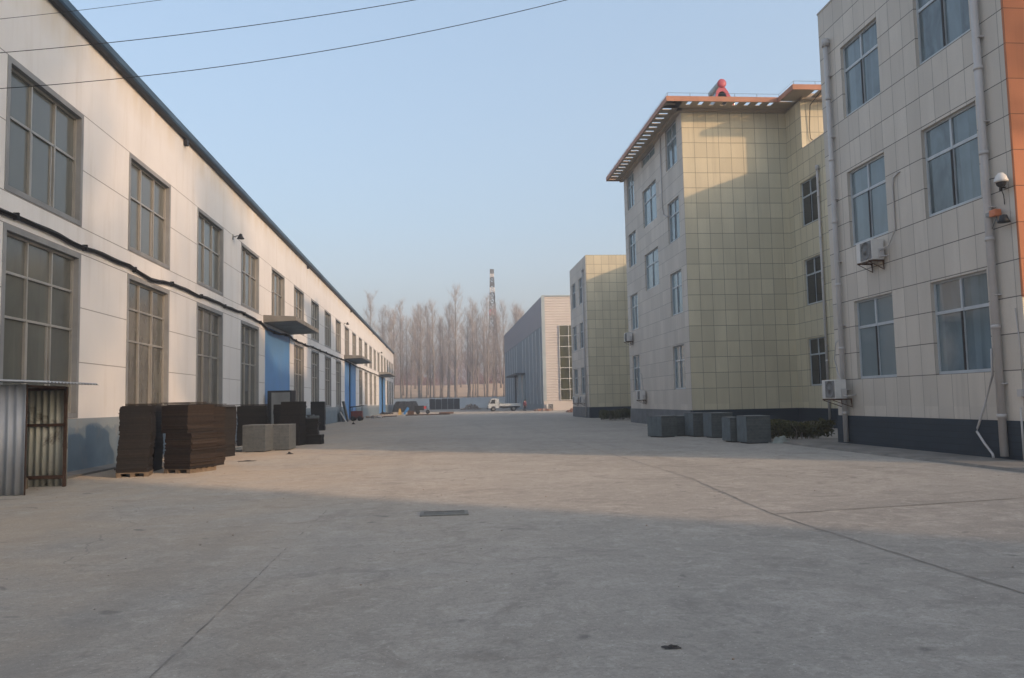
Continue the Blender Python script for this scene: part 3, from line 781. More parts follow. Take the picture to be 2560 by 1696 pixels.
# ------------------------------------------------------------------ FARTHER LOW WING
MO = (12.75, 68.0, 0)
mw = thing('annex_building', MO, 'three storey cream gridded annex between the tall wing and grey hall', 'building')
holesM = [(ya, yb, za, zb) for (ya, yb) in ((70.1, 71.75), (73.6, 75.6)) for za, zb in ((2.06, 4.44), (6.18, 8.5), (10.2, 12.55))]
w = MB(MO); wall_x(w, 12.75, 68.0, 76.6, 0.93, 14.15, holesM, -1, 0.13)
w.quad((12.75, 76.6, 0), (45, 76.6, 0), (45, 76.6, 14.15), (12.75, 76.6, 14.15)); w.build('street_wall', M['beige_far'], mw)
w = MB(MO); w.quad((12.75, 68, 0.93), (45, 68, 0.93), (45, 68, 14.15), (12.75, 68, 14.15)); w.build('end_wall', M['cream'], mw)
w = MB(MO); w.quad((12.75, 68, 14.15), (45, 68, 14.15), (45, 76.6, 14.15), (12.75, 76.6, 14.15)); w.quad((45, 68, 0), (45, 76.6, 0), (45, 76.6, 14.15), (45, 68, 14.15)); w.build('flat_roof', M['roofing'], mw)
w = MB(MO); w.box(12.71, 45, 68.2, 76.62, 0, 0.935); w.build('plinth', M['plinth_grey'], mw)
w = MB(MO); w.box(12.77, 45, 67.96, 68.2, 0, 0.93); w.build('end_plinth', M['plinth'], mw)
for q in holesM: office_window(mw, MO, 12.75, *q, M['glass_blue'])
downpipe(12.64, 69.1, 0.1, 12.9, 0.07, mw, MO)

# ------------------------------------------------------------------ GREY STEEL HALL
GO = (16.05, 124, 0)
gh = thing('steel_hall', GO, 'grey steel clad hall with cream ribbed gable and tall gridded window', 'building')
gx = 16.05; gy0, gy1, gz = 124.0, 198.0, 17.9
w = MB(GO); y = gy0; pit = 0.6
while y < gy1 - 0.01:      # ribbed lower cladding
    y2 = min(y + pit, gy1)
    w.quad((gx, y, 0), (gx, y + 0.42, 0), (gx, y + 0.42, 13.3), (gx, y, 13.3)); w.quad((gx, y + 0.42, 0), (gx - 0.04, y + 0.46, 0), (gx - 0.04, y + 0.46, 13.3), (gx, y + 0.42, 13.3))
    w.quad((gx - 0.04, y + 0.46, 0), (gx - 0.04, y2 - 0.04, 0), (gx - 0.04, y2 - 0.04, 13.3), (gx - 0.04, y + 0.46, 13.3)); w.quad((gx - 0.04, y2 - 0.04, 0), (gx, y2, 0), (gx, y2, 13.3), (gx - 0.04, y2 - 0.04, 13.3))
    y = y2
w.build('lower_cladding', M['cladding'], gh)
w = MB(GO); w.box(gx - 0.06, gx + 0.1, gy0, gy1, 13.3, gz); w.build('upper_cladding', M['cladding_up'], gh)
w = MB(GO); z = 1.5
while z < gz - 0.3:
    w.quad((gx, gy0, z), (34, gy0, z), (34, gy0 - 0.05, z + 0.12), (gx, gy0 - 0.05, z + 0.12)); w.quad((gx, gy0 - 0.05, z + 0.12), (34, gy0 - 0.05, z + 0.12), (34, gy0, z + 0.41), (gx, gy0, z + 0.41)); z += 0.41
w.quad((gx, gy0, z), (34, gy0, z), (34, gy0, gz), (gx, gy0, gz))
w.build('gable_cladding', M['ribbed'], gh)
w = MB(GO); w.box(gx - 0.07, gx + 0.45, gy0 - 0.14, gy0, 1.5, gz + 0.02); w.box(gx - 0.07, 34, gy0 - 0.15, gy0, gz - 0.02, gz + 0.18); w.build('corner_trim', M['strip_light'], gh)
w = MB(GO); w.box(gx - 0.02, 34, gy0 - 0.06, gy0 + 0.1, 0, 1.5); w.build('gable_base', M['ribbed'], gh)
w = MB(GO); w.quad((gx, gy0, gz), (34, gy0, gz), (34, gy1, gz), (gx, gy1, gz)); w.quad((gx, gy1, 0), (34, gy1, 0), (34, gy1, gz), (gx, gy1, gz)); w.quad((34, gy0, 0), (34, gy1, 0), (34, gy1, gz), (34, gy0, gz)); w.build('roof', M['roofing'], gh)
for y in (126.2, 131.5, 136.5, 142, 148, 153.5, 166, 171, 176.5, 182, 188, 193.5):
    w = MB(GO); w.box(gx - 0.09, gx - 0.03, y, y + 0.9, 1.0, 13.1); w.build('window_strip', M['strip_light'], gh)
# big gridded window on the gable
wx0, wx1, wz0, wz1 = 18.7, 22.9, 1.6, 13.3
f = MB(GO)
for x in (wx0, wx0 + 1.48, wx0 + 2.95, wx1):
    f.box(x - 0.035, x + 0.035, gy0 - 0.26, gy0 - 0.12, wz0, wz1)
for q in range(8):
    z = wz0 + (wz1 - wz0) * q / 7
    f.box(wx0, wx1, gy0 - 0.255, gy0 - 0.125, z - 0.035, z + 0.035)
fo = f.build('window', M['white'], gh)
gl = MB(GO); gl.box(wx0, wx1, gy0 - 0.16, gy0 - 0.11, wz0, wz1); gl.build('glass', M['glass_olive'], fo)
# side door under a thin canopy
d = MB(GO); d.box(gx - 0.12, gx - 0.05, 158.2, 164.5, 0.02, 6.5); d.build('doorway', M['black'], gh)  # flat black slab stands in for the dark opening
d = MB(GO); d.box(gx - 0.5, gx - 0.05, 150.5, 158.2, 0.02, 6.5); d.build('door', M['strip_light'], gh)
d = MB(GO); d.box(gx - 1.35, gx - 1.05, 157.6, 158.1, 0, 6.55); d.build('post_and_dark_strip', M['black'], gh)  # black upright added to widen the dark look of the opening
d = MB(GO); d.box(gx - 1.35, gx - 0.75, 150.6, 151.2, 0, 6.55); d.build('post_and_dark_strip', M['strip_light'], gh)
d = MB(GO); d.box(gx - 1.9, gx - 0.05, 150, 172, 6.55, 6.85); d.build('canopy', M['gutter_dark'], gh)

# ------------------------------------------------------------------ building to the right of the viewpoint (casts the long foreground shade)
SO = (13.2, -34, 0)
sb = thing('neighbour_building', SO, 'plain three storey cream building standing right of the viewpoint', 'building')
holesS = [(y, y + 2.1, a_, b_) for y in range(-31, -10, 4) for a_, b_ in lev]
NY, NX = -6.4, 24.0
w = MB(SO); wall_x(w, 13.2, -34, NY, 0.93, 14.1, holesS, -1, 0.13)
w.quad((13.2, NY, 0), (NX, NY, 0), (NX, NY, 14.1), (13.2, NY, 14.1)); w.quad((13.2, -34, 0), (NX, -34, 0), (NX, -34, 14.1), (13.2, -34, 14.1))
w.quad((NX, -34, 0), (NX, NY, 0), (NX, NY, 14.1), (NX, -34, 14.1)); w.build('wall', M['beige_far'], sb)
w = MB(SO); w.quad((13.2, -34, 14.1), (NX, -34, 14.1), (NX, NY, 14.1), (13.2, NY, 14.1)); w.build('flat_roof', M['roofing'], sb)
w = MB(SO); w.box(13.16, NX, -34, NY + 0.03, 0, 0.93); w.build('plinth', M['plinth'], sb)
for q in holesS: office_window(sb, SO, 13.2, *q, M['glass_blue'])

# ------------------------------------------------------------------ FAR WALL, PYLON, TREES
pw = thing('perimeter_wall', (0, 206, 0), 'pale blue grey perimeter wall closing the far end of the yard', 'wall')
w = MB(pw.location); w.box(-60, 60, 206, 206.25, 0, 2.75)
for x in range(-58, 60, 4): w.box(x - 0.2, x + 0.2, 205.9, 206, 0, 2.85)
w.build('panel', M['perim'], pw)
w = MB(pw.location); w.box(-60, 60, 205.85, 206.4, 2.85, 2.98); w.build('coping', M['canopy'], pw)

# lattice mast
PYX, PYY = 20.1, 300.0
py = thing('lattice_mast', (PYX, PYY, 8.0), 'tall red, white and dark banded lattice mast rising behind the trees', 'mast')
zs_ = [8, 12, 16, 19.1, 22.5, 26, 29.5, 32.5, 34, 36.2, 38.4, 40.6, 42.6, 44.6, 46.6, 48.4, 49.6, 51.0]
def wid(z): 
    t_ = [(8, 6.2), (19.1, 4.1), (34, 2.2), (44, 1.5), (51, 1.05)]
    for (a_, b_) in zip(t_, t_[1:]):
        if z <= b_[0]: return a_[1] + (b_[1] - a_[1]) * (z - a_[0]) / (b_[0] - a_[0])
    return t_[-1][1]
m = MB(py.location)
for a_, b_ in zip(zs_, zs_[1:]):
    zc = (a_ + b_) / 2
    band = 1 if (zc > 38 and int(zc / 3.0) % 2 == 0) else (2 if (34.5 < zc < 36.5) else 0)
    th = 0.17 if zc < 34 else 0.19
    wa, wb = wid(a_) / 2, wid(b_) / 2
    cs = [(-1, -1), (1, -1), (1, 1), (-1, 1)]
    for i in range(4):
        p_, q_ = cs[i], cs[(i + 1) % 4]
        A = (PYX + p_[0] * wa, PYY + p_[1] * wa, a_); B = (PYX + p_[0] * wb, PYY + p_[1] * wb, b_)
        A2 = (PYX + q_[0] * wa, PYY + q_[1] * wa, a_); B2 = (PYX + q_[0] * wb, PYY + q_[1] * wb, b_)
        m.tube([A, B], th, 5, band); m.tube([A, B2], th * 0.55, 4, band); m.tube([A2, B], th * 0.55, 4, band); m.tube([B, B2], th * 0.6, 4, band)
    if zc > 38 and band == 1:
        pass
m.build('lattice', [M['pylon_dark'], M['pylon_white'], M['lamp_red']], py)
m = MB(py.location); m.box(PYX - 0.75, PYX + 0.75, PYY - 0.75, PYY + 0.75, 50.0, 51.6); m.box(PYX - 0.9, PYX + 0.9, PYY - 0.9, PYY + 0.9, 45.3, 46.4)
m.build('antenna_drum', M['pylon_dark'], py)

def make_tree(seed, H=29.0, r0=0.42, spread=3.2, lean=0.6, double=False, broad=False):
    rg = random.Random(seed)
    tr = MB(); cr = MB()
    def trunk(bx, by, H, r0):
        lx, ly = rg.uniform(-lean, lean), rg.uniform(-lean, lean)
        pts = []; N = 10
        for i in range(N + 1):
            t_ = i / N
            pts.append(Vector((bx + lx * t_ + rg.uniform(-.12, .12), by + ly * t_ + rg.uniform(-.12, .12), H * t_ - 0.3 * (i == 0))))
        tr.tube(pts, [r0 * (1 - 0.93 * (i / N) ** 0.8) * (1.25 if i == 0 else 1) for i in range(N + 1)], 7)
        def at(t_):
            k_ = min(int(t_ * N), N - 1); q = t_ * N - k_
            return pts[k_].lerp(pts[k_ + 1], q)
        nb = rg.randint(44, 54)
        for b in range(nb):
            t_ = (0.42 if broad else 0.24) + (0.56 if broad else 0.74) * (b / nb) ** 0.9 + rg.uniform(-.015, .015)
            t_ = min(t_, 0.985)
            p = at(t_); az = rg.uniform(0, 6.283)
            L = spread * (2.3 - 1.6 * t_) * rg.uniform(0.6, 1.3)
            tilt = rg.uniform(0.25, 1.0) if broad else rg.uniform(0.72, 1.2)        # steep, ascending
            d = Vector((math.cos(az) * math.cos(tilt), math.sin(az) * math.cos(tilt), math.sin(tilt)))
            bp = [p]; nseg = 5
            for s_ in range(nseg):
                d2 = (d + Vector((rg.uniform(-.16, .16), rg.uniform(-.16, .16), 0.09 * s_))).normalized()
                bp.append(bp[-1] + d2 * L / nseg)
            br = max(0.03, r0 * 0.30 * (1 - 0.75 * t_))
            cr.tube(bp, [br * (1 - 0.8 * q / nseg) for q in range(nseg + 1)], 4, cap=False)
            for w_ in range(rg.randint(26, 32) if broad else rg.randint(14, 19)):
                q = rg.uniform(0.25, 1.0) * nseg; k_ = min(int(q), nseg - 1); o = bp[k_].lerp(bp[k_ + 1], q - k_)
                a2 = rg.uniform(0, 6.283); ti = rg.uniform(0.5, 1.3); l2 = rg.uniform(1.0, 2.9) * (1.15 - 0.45 * t_)
                e1 = o + Vector((math.cos(a2) * math.cos(ti), math.sin(a2) * math.cos(ti), math.sin(ti))) * l2 * 0.5
                e2 = e1 + Vector((math.cos(a2) * math.cos(ti) * 0.7, math.sin(a2) * math.cos(ti) * 0.7, math.sin(ti) * 1.15)) * l2 * 0.5
                cr.tube([o, e1, e2], [0.021, 0.015, 0.007], 3, cap=False)
    trunk(0, 0, H, r0)
    if double: trunk(0.9, 0.4, H * 0.93, r0 * 0.8)
    return tr.mesh('trunk', M['bark']), cr.mesh('crown', M['twig'])
protos = [make_tree(101 + i, H, r0, sp, ln, db) for i, (H, r0, sp, ln, db) in enumerate([(28, .34, 3.0, .6, False), (31, .48, 3.4, .5, False), (26, .26, 2.6, .9, False), (29, .40, 3.4, .7, True), (24, .22, 2.4, 1.0, False), (30, .36, 3.0, .4, False)])]
def add_tree(x, y, z, k, s, rz, label, group):
    t = thing('bare_tree', (x, y, z), label, 'tree', group, rz)
    t.scale = (s, s, s)
    link('trunk', protos[k][0], t); link('crown', protos[k][1], t)
    return t
front = [(-19.6, 226, 0, 1.14, None), (-16.4, 231, 2, 1.1, None),
 (-13.1, 226, 4, 1.12, 'slim bare tree just right of the white workshop end'),
 (-11.0, 229, 5, 1.0, 'straight bare poplar, first thick trunk right of the white workshop end'),
 (-8.3, 227, 4, 1.02, 'thin leaning bare tree left of the twin trunk poplar'),
 (-6.1, 228, 3, 1.0, 'twin trunk bare poplar behind the low tarpaulin heap'),
 (-3.9, 231, 2, 1.1, 'slender bare tree right of the twin trunk poplar'),
 (-1.7, 228, 1, 0.97, 'stout bare poplar behind the left end of the long dark board pile'),
 (2.0, 228, 2, 1.1, 'slender bare tree behind the middle of the long dark board pile'),
 (4.4, 226, 1, 1.10, 'stoutest and tallest bare poplar, behind the right end of the long board pile'),
 (9.2, 227, 5, 1.0, 'bare poplar, left trunk of the close pair above the rubble heap'),
 (10.6, 228, 0, 1.0, 'bare poplar, right trunk of the close pair above the rubble heap'),
 (13.5, 227, 5, 1.03, 'bare poplar whose trunk stands just left of the lattice mast'),
 (15.1, 231, 2, 1.1, 'slender bare tree just right of the poplar by the mast'),
 (18.2, 229, 0, 1.05, None), (22, 233, 3, 1.02, None)]
for x, y, k, s, lb in front:
    add_tree(x, y, 0, k, s, rnd.uniform(0, 6.28), lb or 'bare poplar of the far row, its trunk hidden behind a building', 'bare trees behind the far wall')
for i in range(34):
    x = -31 + i * 1.9 + rnd.uniform(-0.8, 0.8); y = rnd.uniform(236, 246) if i % 2 else rnd.uniform(256, 292)
    z = 0.0 if y < 244 else min(7.5, (y - 243) * 0.17)
    add_tree(x, y, z - 0.2, rnd.randrange(6), rnd.uniform(0.82, 1.0) * (1.0 if y < 250 else 0.95), rnd.uniform(0, 6.28), 'bare tree in the tangled back rows behind the front poplars', 'bare trees in the back rows')
# far scrub reads as one mass
th_ = MB()
rg = random.Random(5)
for i in range(24000):
    x = rg.uniform(-60, 60); y = rg.uniform(305, 345); hgt = 8 + 4.5 * math.sin(x * 0.21) + 3 * math.sin(x * 0.57 + 1)
    z = 8.3 + rg.random() ** 1.3 * max(hgt, 3)
    a_ = rg.uniform(0, 6.28); l_ = rg.uniform(0.7, 1.9); ti = rg.uniform(0.5, 1.4)
    d = Vector((math.cos(a_) * math.cos(ti), math.sin(a_) * math.cos(ti), math.sin(ti))) * l_
    s_ = Vector((0.06, 0.02, 0)); p = Vector((x, y, z))
    th_.add([p - s_, p + s_, p + d], [(0, 1, 2)])
tag(th_.build('far_scrub', M['thicket']), 'red brown scrub thicket on the bank beyond the bare trees', 'thicket', kind='stuff')

# ------------------------------------------------------------------ SHED
sx0, sx1, sy0, sy1 = -9.40, -7.94, 16.2, 17.88
sh = thing('corrugated_shed', (-8.6, 17, 0), 'small open corrugated metal shed against the white workshop wall', 'shed')
SHO = sh.location
def corr_y(mb, x0, x1, y, z0, z1, pitch=0.158, amp=0.028):
    n = int((x1 - x0) / pitch * 10); prev = None; vs = []
    for i in range(n + 1):
        x = x0 + (x1 - x0) * i / n; dy = amp * math.sin(2 * math.pi * x / pitch)
        vs += [(x, y + dy, z0), (x, y + dy, z1)]
    mb.add(vs, [(2 * i, 2 * i + 2, 2 * i + 3, 2 * i + 1) for i in range(n)], 0, True)
s_ = MB(SHO); corr_y(s_, sx0, sx1, sy0, 0.01, 2.12); o_ = s_.build('front_sheet', M['corr'], sh)
md = o_.modifiers.new('solid', 'SOLIDIFY'); md.thickness = 0.004
s_ = MB(SHO); corr_y(s_, sx0, sx1 + 0.02, sy1, 0.01, 2.10, 0.135, 0.028); o_ = s_.build('back_sheet', M['corr_in'], sh)
md = o_.modifiers.new('solid', 'SOLIDIFY'); md.thickness = 0.004
s_ = MB(SHO); s_.box(sx0, sx1 - 0.0, sy1 - 0.075, sy1 - 0.032, 1.27, 1.33); s_.box(sx1 - 0.03, sx1 + 0.03, sy1 - 0.075, sy1 - 0.03, 0.0, 2.1); s_.box(sx0, sx1, sy1 - 0.075, sy1 - 0.032, 2.03, 2.09)
s_.box(sx1 - 0.05, sx1 - 0.01, sy0 + 0.03, sy0 + 0.07, 0, 2.12); s_.box(sx1 - 0.04, sx1, sy0 + 0.07, sy1 - 0.08, 2.06, 2.11)
s_.box(sx0, sx1, sy1 - 0.09, sy1 - 0.034, 0.17, 0.24)
s_.build('frame', M['rustmetal'], sh)
# roof: corrugation runs across the shed so that its street edge shows the waves
rv = []; nn = 130; y0_, y1_ = 15.93, 18.05
for i in range(nn + 1):
    y = y0_ + (y1_ - y0_) * i / nn; dz = 0.018 * math.sin(2 * math.pi * y / 0.13)
    rv += [(-9.40, y, 2.26 + dz), (-7.47 + 0.10 * (i / nn), y, 2.155 + dz)]
s_ = MB(SHO); s_.add(rv, [(2 * i, 2 * i + 1, 2 * i + 3, 2 * i + 2) for i in range(nn)], 0, True)
o_ = s_.build('roof', M['corr'], sh); md = o_.modifiers.new('solid', 'SOLIDIFY'); md.thickness = 0.008
tb = thing('timber_offcut', (-8.62, 17.45, 0), 'short orange brown timber block standing inside the corrugated shed', 'timber')
s_ = MB(tb.location); s_.obox((-8.63, 17.5, 0.11), 0.18, 0.2, 0.22, 0.2); s_.obox((-8.6, 17.48, 0.235), 0.12, 0.3, 0.03, 0.5); s_.build('block', M['wood'], tb)

# ------------------------------------------------------------------ BOARD STACKS
def pallet(x, y, rz, sx, sy, label):
    t = thing('pallet', (x, y, 0), label, 'pallet', 'pallets under the board stacks', rz)
    b = MB()
    for q in (-1, 0, 1):
        xx = q * (sx / 2 - 0.06); b = MB(); b.box(xx - 0.05, xx + 0.05, -sy / 2, sy / 2, 0.0, 0.085); b.build('runner', M['wood'], t)
    b = MB()
    for q in range(5):
        yy = -sy / 2 + (sy - 0.1) * q / 4; b.box(-sx / 2, sx / 2, yy, yy + 0.1, 0.087, 0.108)
    b.build('deck', M['wood'], t)
    return t
def stack(x, y, rz, sx, sy, h, label, seed, z0=0.11, shift=None, top=True, mat='boards', lean=(0, 0), jit=0.007):
    t = thing('board_stack', (x, y, z0), label, 'board stack', 'dark board stacks along the workshop wall', rz)
    rg = random.Random(seed); b = MB(); z = 0.0; i = 0; dx = dy = 0
    while z < h:
        th = rg.choice((0.024, 0.03, 0.036, 0.045))
        th = min(th, h - z + 0.001)
        fr = z / h
        if shift and fr > shift[0]: ox, oy = shift[1], shift[2]
        else: ox = oy = 0
        dx = rg.uniform(-jit, jit) + 0.012 * math.sin(fr * 9 + seed); dy = rg.uniform(-jit, jit)
        sxx = sx * rg.uniform(0.975, 1.0); syy = sy * rg.uniform(0.975, 1.0)
        if rg.random() < 0.06: dx += rg.choice((-1, 1)) * rg.uniform(0.02, 0.05); dy -= rg.uniform(0.0, 0.04)
        b.obox((ox + dx + lean[0] * fr, oy + dy + lean[1] * fr, z + th / 2), sxx, syy, th + 0.0015, rg.uniform(-0.012, 0.012))
        z += th
    b.build('boards', M[mat], t)
    ox, oy = (shift[1], shift[2]) if shift else (0, 0)
    if top:
        b = MB()
        for q in range(3):
            b.obox((ox + lean[0] + rg.uniform(-.08, .08), oy + lean[1] + rg.uniform(-.12, .12), h + 0.012 + q * 0.026), sx * rg.uniform(0.9, 1.05), sy * rg.uniform(0.7, 0.95), 0.018, rg.uniform(-0.10, 0.10))
        b.build('loose_top_boards', M['boards_red'], t)
    return t
pallet(-7.34, 20.12, R(12), 0.72, 0.8, 'pallet under the nearest dark stack, the one beside the corrugated shed')
stack(-7.34, 20.12, R(12), 0.70, 0.80, 1.55, 'nearest dark board stack, standing left of the leaning brown one', 3, lean=(0.07, 0.0), top=False, jit=0.012)
pallet(-6.29, 20.95, R(-22), 0.78, 1.0, 'pallet under the brown sided stack with a shifted upper half')
stack(-6.29, 20.95, R(-22), 0.78, 1.0, 1.56, 'brown sided board stack with its upper half shifted towards the wall', 4, shift=(0.55, -0.13, 0.03), lean=(0.02, 0), mat='boards_red', jit=0.014)
stack(-7.75, 21.75, R(5), 0.8, 0.9, 1.66, 'dark board stack behind the nearest one, topped with loose red brown boards', 5, 0.0)
stack(-6.55, 22.9, R(-12), 0.85, 0.9, 1.62, 'ragged board stack directly behind the shifted brown stack', 6, 0.0, mat='boards_red', jit=0.03)
stack(-7.30, 26.9, R(-14), 0.9, 0.9, 1.60, 'dark board stack at the back right of the first cluster, with overhanging top', 8, 0.0, lean=(0.05, 0))
stack(-7.80, 34.4, R(6), 1.2, 0.9, 1.62, 'dark board stack nearest the wall behind the pale block cubes', 9, 0.0)
stack(-6.75, 35.4, R(4), 0.75, 0.9, 1.66, 'dark board stack set back in the middle of the second cluster', 10, 0.0, top=False)
stack(-5.95, 33.2, R(-10), 0.80, 0.75, 1.76, 'tallest black board stack, front right of the second cluster', 12, 0.0, top=False)
stack(-5.22, 33.85, R(-3), 0.68, 0.62, 0.38, 'low wide black board pile carrying the short stack', 13, 0.0, top=False)
t = stack(-5.34, 33.85, R(3), 0.58, 0.55, 0.66, 'short black board stack on the low pile, pale scraps on top', 14, 0.39, top=False)
b = MB(); b.obox((0.02, 0, 0.69), 0.62, 0.55, 0.05, 0.1); b.obox((0.08, 0, 0.75), 0.4, 0.3, 0.06, 0.5); b.obox((-0.05, 0.1, 0.80), 0.3, 0.2, 0.04, -0.3); b.build('pale_scraps', M['block_l'], t)
stack(-7.0, 39.5, R(4), 0.9, 1.0, 1.78, 'board stack between the tallest stack and the farthest ones', 15, 0.0, top=False)
stack(-7.75, 51.9, R(3), 0.85, 0.9, 1.82, 'farthest board stack, right end of the second cluster', 16, 0.0, top=False)
# grey cabinet by the first blue door
cbn = thing('metal_cabinet', (-8.55, 44.2, 0), 'tall grey metal cabinet with dark side standing by the first blue door', 'cabinet', rz=R(-8))
b = MB(); b.box(-0.65, 0.65, -0.35, 0.4, 0.05, 2.42); bevel(b.build('body', M['gutter_dark'], cbn), 0.01)
b = MB(); b.box(-0.42, 0.58, -0.38, -0.352, 0.15, 2.32); b.box(0.07, 0.09, -0.39, -0.381, 0.15, 2.32); b.build('door', M['cabinet'], cbn)

# block cubes
def cube(x, y, rz, sx, sy, h, label, mat, group, seed, bulge=0.0, col=2):
    t = thing('block_cube', (x, y, 0), label, 'block stack', group, rz)
    rg = random.Random(seed); b = MB()
    nl = 9; n = col
    for l in range(nl):
        fr = (l + 0.5) / nl; ins = bulge * (2 * fr - 1) ** 2
        for q in range(n):
            x0 = -sx / 2 + sx * q / n; x1 = -sx / 2 + sx * (q + 1) / n
            if q == 0: x0 += ins
            b.box(x0 + 0.003, x1 - 0.003, -sy / 2 + rg.uniform(0, .012), sy / 2, 0.03 + (h - 0.03) * l / nl + 0.002, 0.03 + (h - 0.03) * (l + 1) / nl - 0.002)
    b.build('blocks', mat, t)
    if mat is M['block_d']:
        b = MB()
        for q in range(3): b.box(-sx / 2 - 0.012, -sx / 2 - 0.002, -sy / 2 + 0.01 + sy * q / 3, -sy / 2 + sy * (q + 1) / 3 - 0.01, 0.05, h - 0.01)  # thin sheets put the lit look of the left side into colour
        b.build('side_lit_sheets', M['block_side_lit'], t)
    b = MB(); b.box(-sx / 2 + 0.01, sx / 2, -sy / 2 + 0.012, sy / 2, h - 0.001, h + 0.012); b.build('top_slabs', M['block_top'], t)  # thin paler sheet over the top
    b = MB(); b.box(-sx / 2 + 0.08, sx / 2 - 0.08, -sy / 2 + 0.08, sy / 2 - 0.08, 0.0, 0.03); b.build('base_board', M['litter'], t)
    return t
gl_ = 'pale grey block cubes by the board stacks'
cube(-6.48, 29.35, R(-8), 0.82, 0.9, 0.94, 'front left light grey block cube beside the board stacks', M['block_l'], gl_, 1)
cube(-5.72, 30.05, R(-6), 0.62, 0.9, 0.92, 'light grey block cube just right of the front left pale one', M['block_l'], gl_, 2)
gr = 'dark grey block cubes before the hedge'
cube(9.05, 32.3, R(24), 0.80, 0.9, 0.85, 'dark block cube at the far left end of the row before the hedge', M['block_d'], gr, 3)
cube(9.98, 33.0, R(6), 0.62, 0.8, 0.82, 'small dark block cube second from the left of the row', M['block_d'], gr, 4)
cube(10.42, 32.1, R(5), 0.62, 0.9, 0.95, 'narrow dark block cube half hidden behind the middle big one', M['block_d'], gr, 5, 0.02)
cube(10.86, 30.75, R(2), 0.86, 0.9, 0.96, 'big dark block cube in the middle of the row', M['block_d'], gr, 6, 0.02)
cube(10.22, 27.55, R(1), 0.40, 0.8, 0.86, 'slim dark block cube left behind the rightmost one', M['block_d'], gr, 7, 0.03)
cube(10.62, 26.55, R(1), 0.84, 0.85, 0.92, 'rightmost and nearest dark block cube, beside the hedge', M['block_d'], gr, 8, 0.03)

# hedges
def hedge(x0, x1, y0, y1, h, n, label, seed, z0=0.0):
    rg = random.Random(seed)
    t = thing('hedge', ((x0 + x1) / 2, (y0 + y1) / 2, 0), label, 'hedge')
    b = MB(t.location)
    for i in range(n):
        x = rg.uniform(x0, x1); y = rg.uniform(y0, y1)
        hh = h * (0.86 + 0.10 * math.sin(x * 3.1 + seed) + 0.08 * math.sin(x * 7.3 + y * 4))
        z = z0 + 0.08 + (hh - 0.08) * rg.random() ** 0.6
        e = 0.11 * math.sin(z * 6 + x * 5)
        n_ = Vector((rg.uniform(-1, 1), rg.uniform(-1, 0.4), rg.uniform(-0.2, 1))).normalized()
        u_ = n_.orthogonal().normalized(); v_ = n_.cross(u_); s_ = rg.uniform(0.025, 0.05)
        p = Vector((x + e * 0.3, y + e, z)); a_ = rg.uniform(0, 6.28)
        U = (u_ * math.cos(a_) + v_ * math.sin(a_)) * s_ * 1.5; V = (v_ * math.cos(a_) - u_ * math.sin(a_)) * s_ * 0.7
        b.add([p - U, p - V, p + U, p + V], [(0, 1, 2, 3)])
    b.build('foliage', M['hedge'], t)
    b = MB(t.location)
    for i in range(int((x1 - x0) * 8)):
        x = rg.uniform(x0 + .1, x1 - .1); y = rg.uniform(y0 + .1, y1 - .1)
        p = Vector((x, y, 0)); 
        for q in range(3):
            b.tube([p, p + Vector((rg.uniform(-.1, .1), rg.uniform(-.1, .1), h * 0.45)), p + Vector((rg.uniform(-.25, .25), rg.uniform(-.2, .2), h * 0.9))], [0.012, 0.008, 0.004], 4, cap=False)
    b.build('stems', M['bark'], t)
    return t
hedge(10.95, 13.9, 27.3, 28.4, 0.72, 9000, 'dark clipped hedge with yellowish tips right of the block cubes', 21)
hedge(11.9, 15.6, 58.5, 60.0, 0.85, 7000, 'low dark hedge at the foot of the far cream annex', 22)

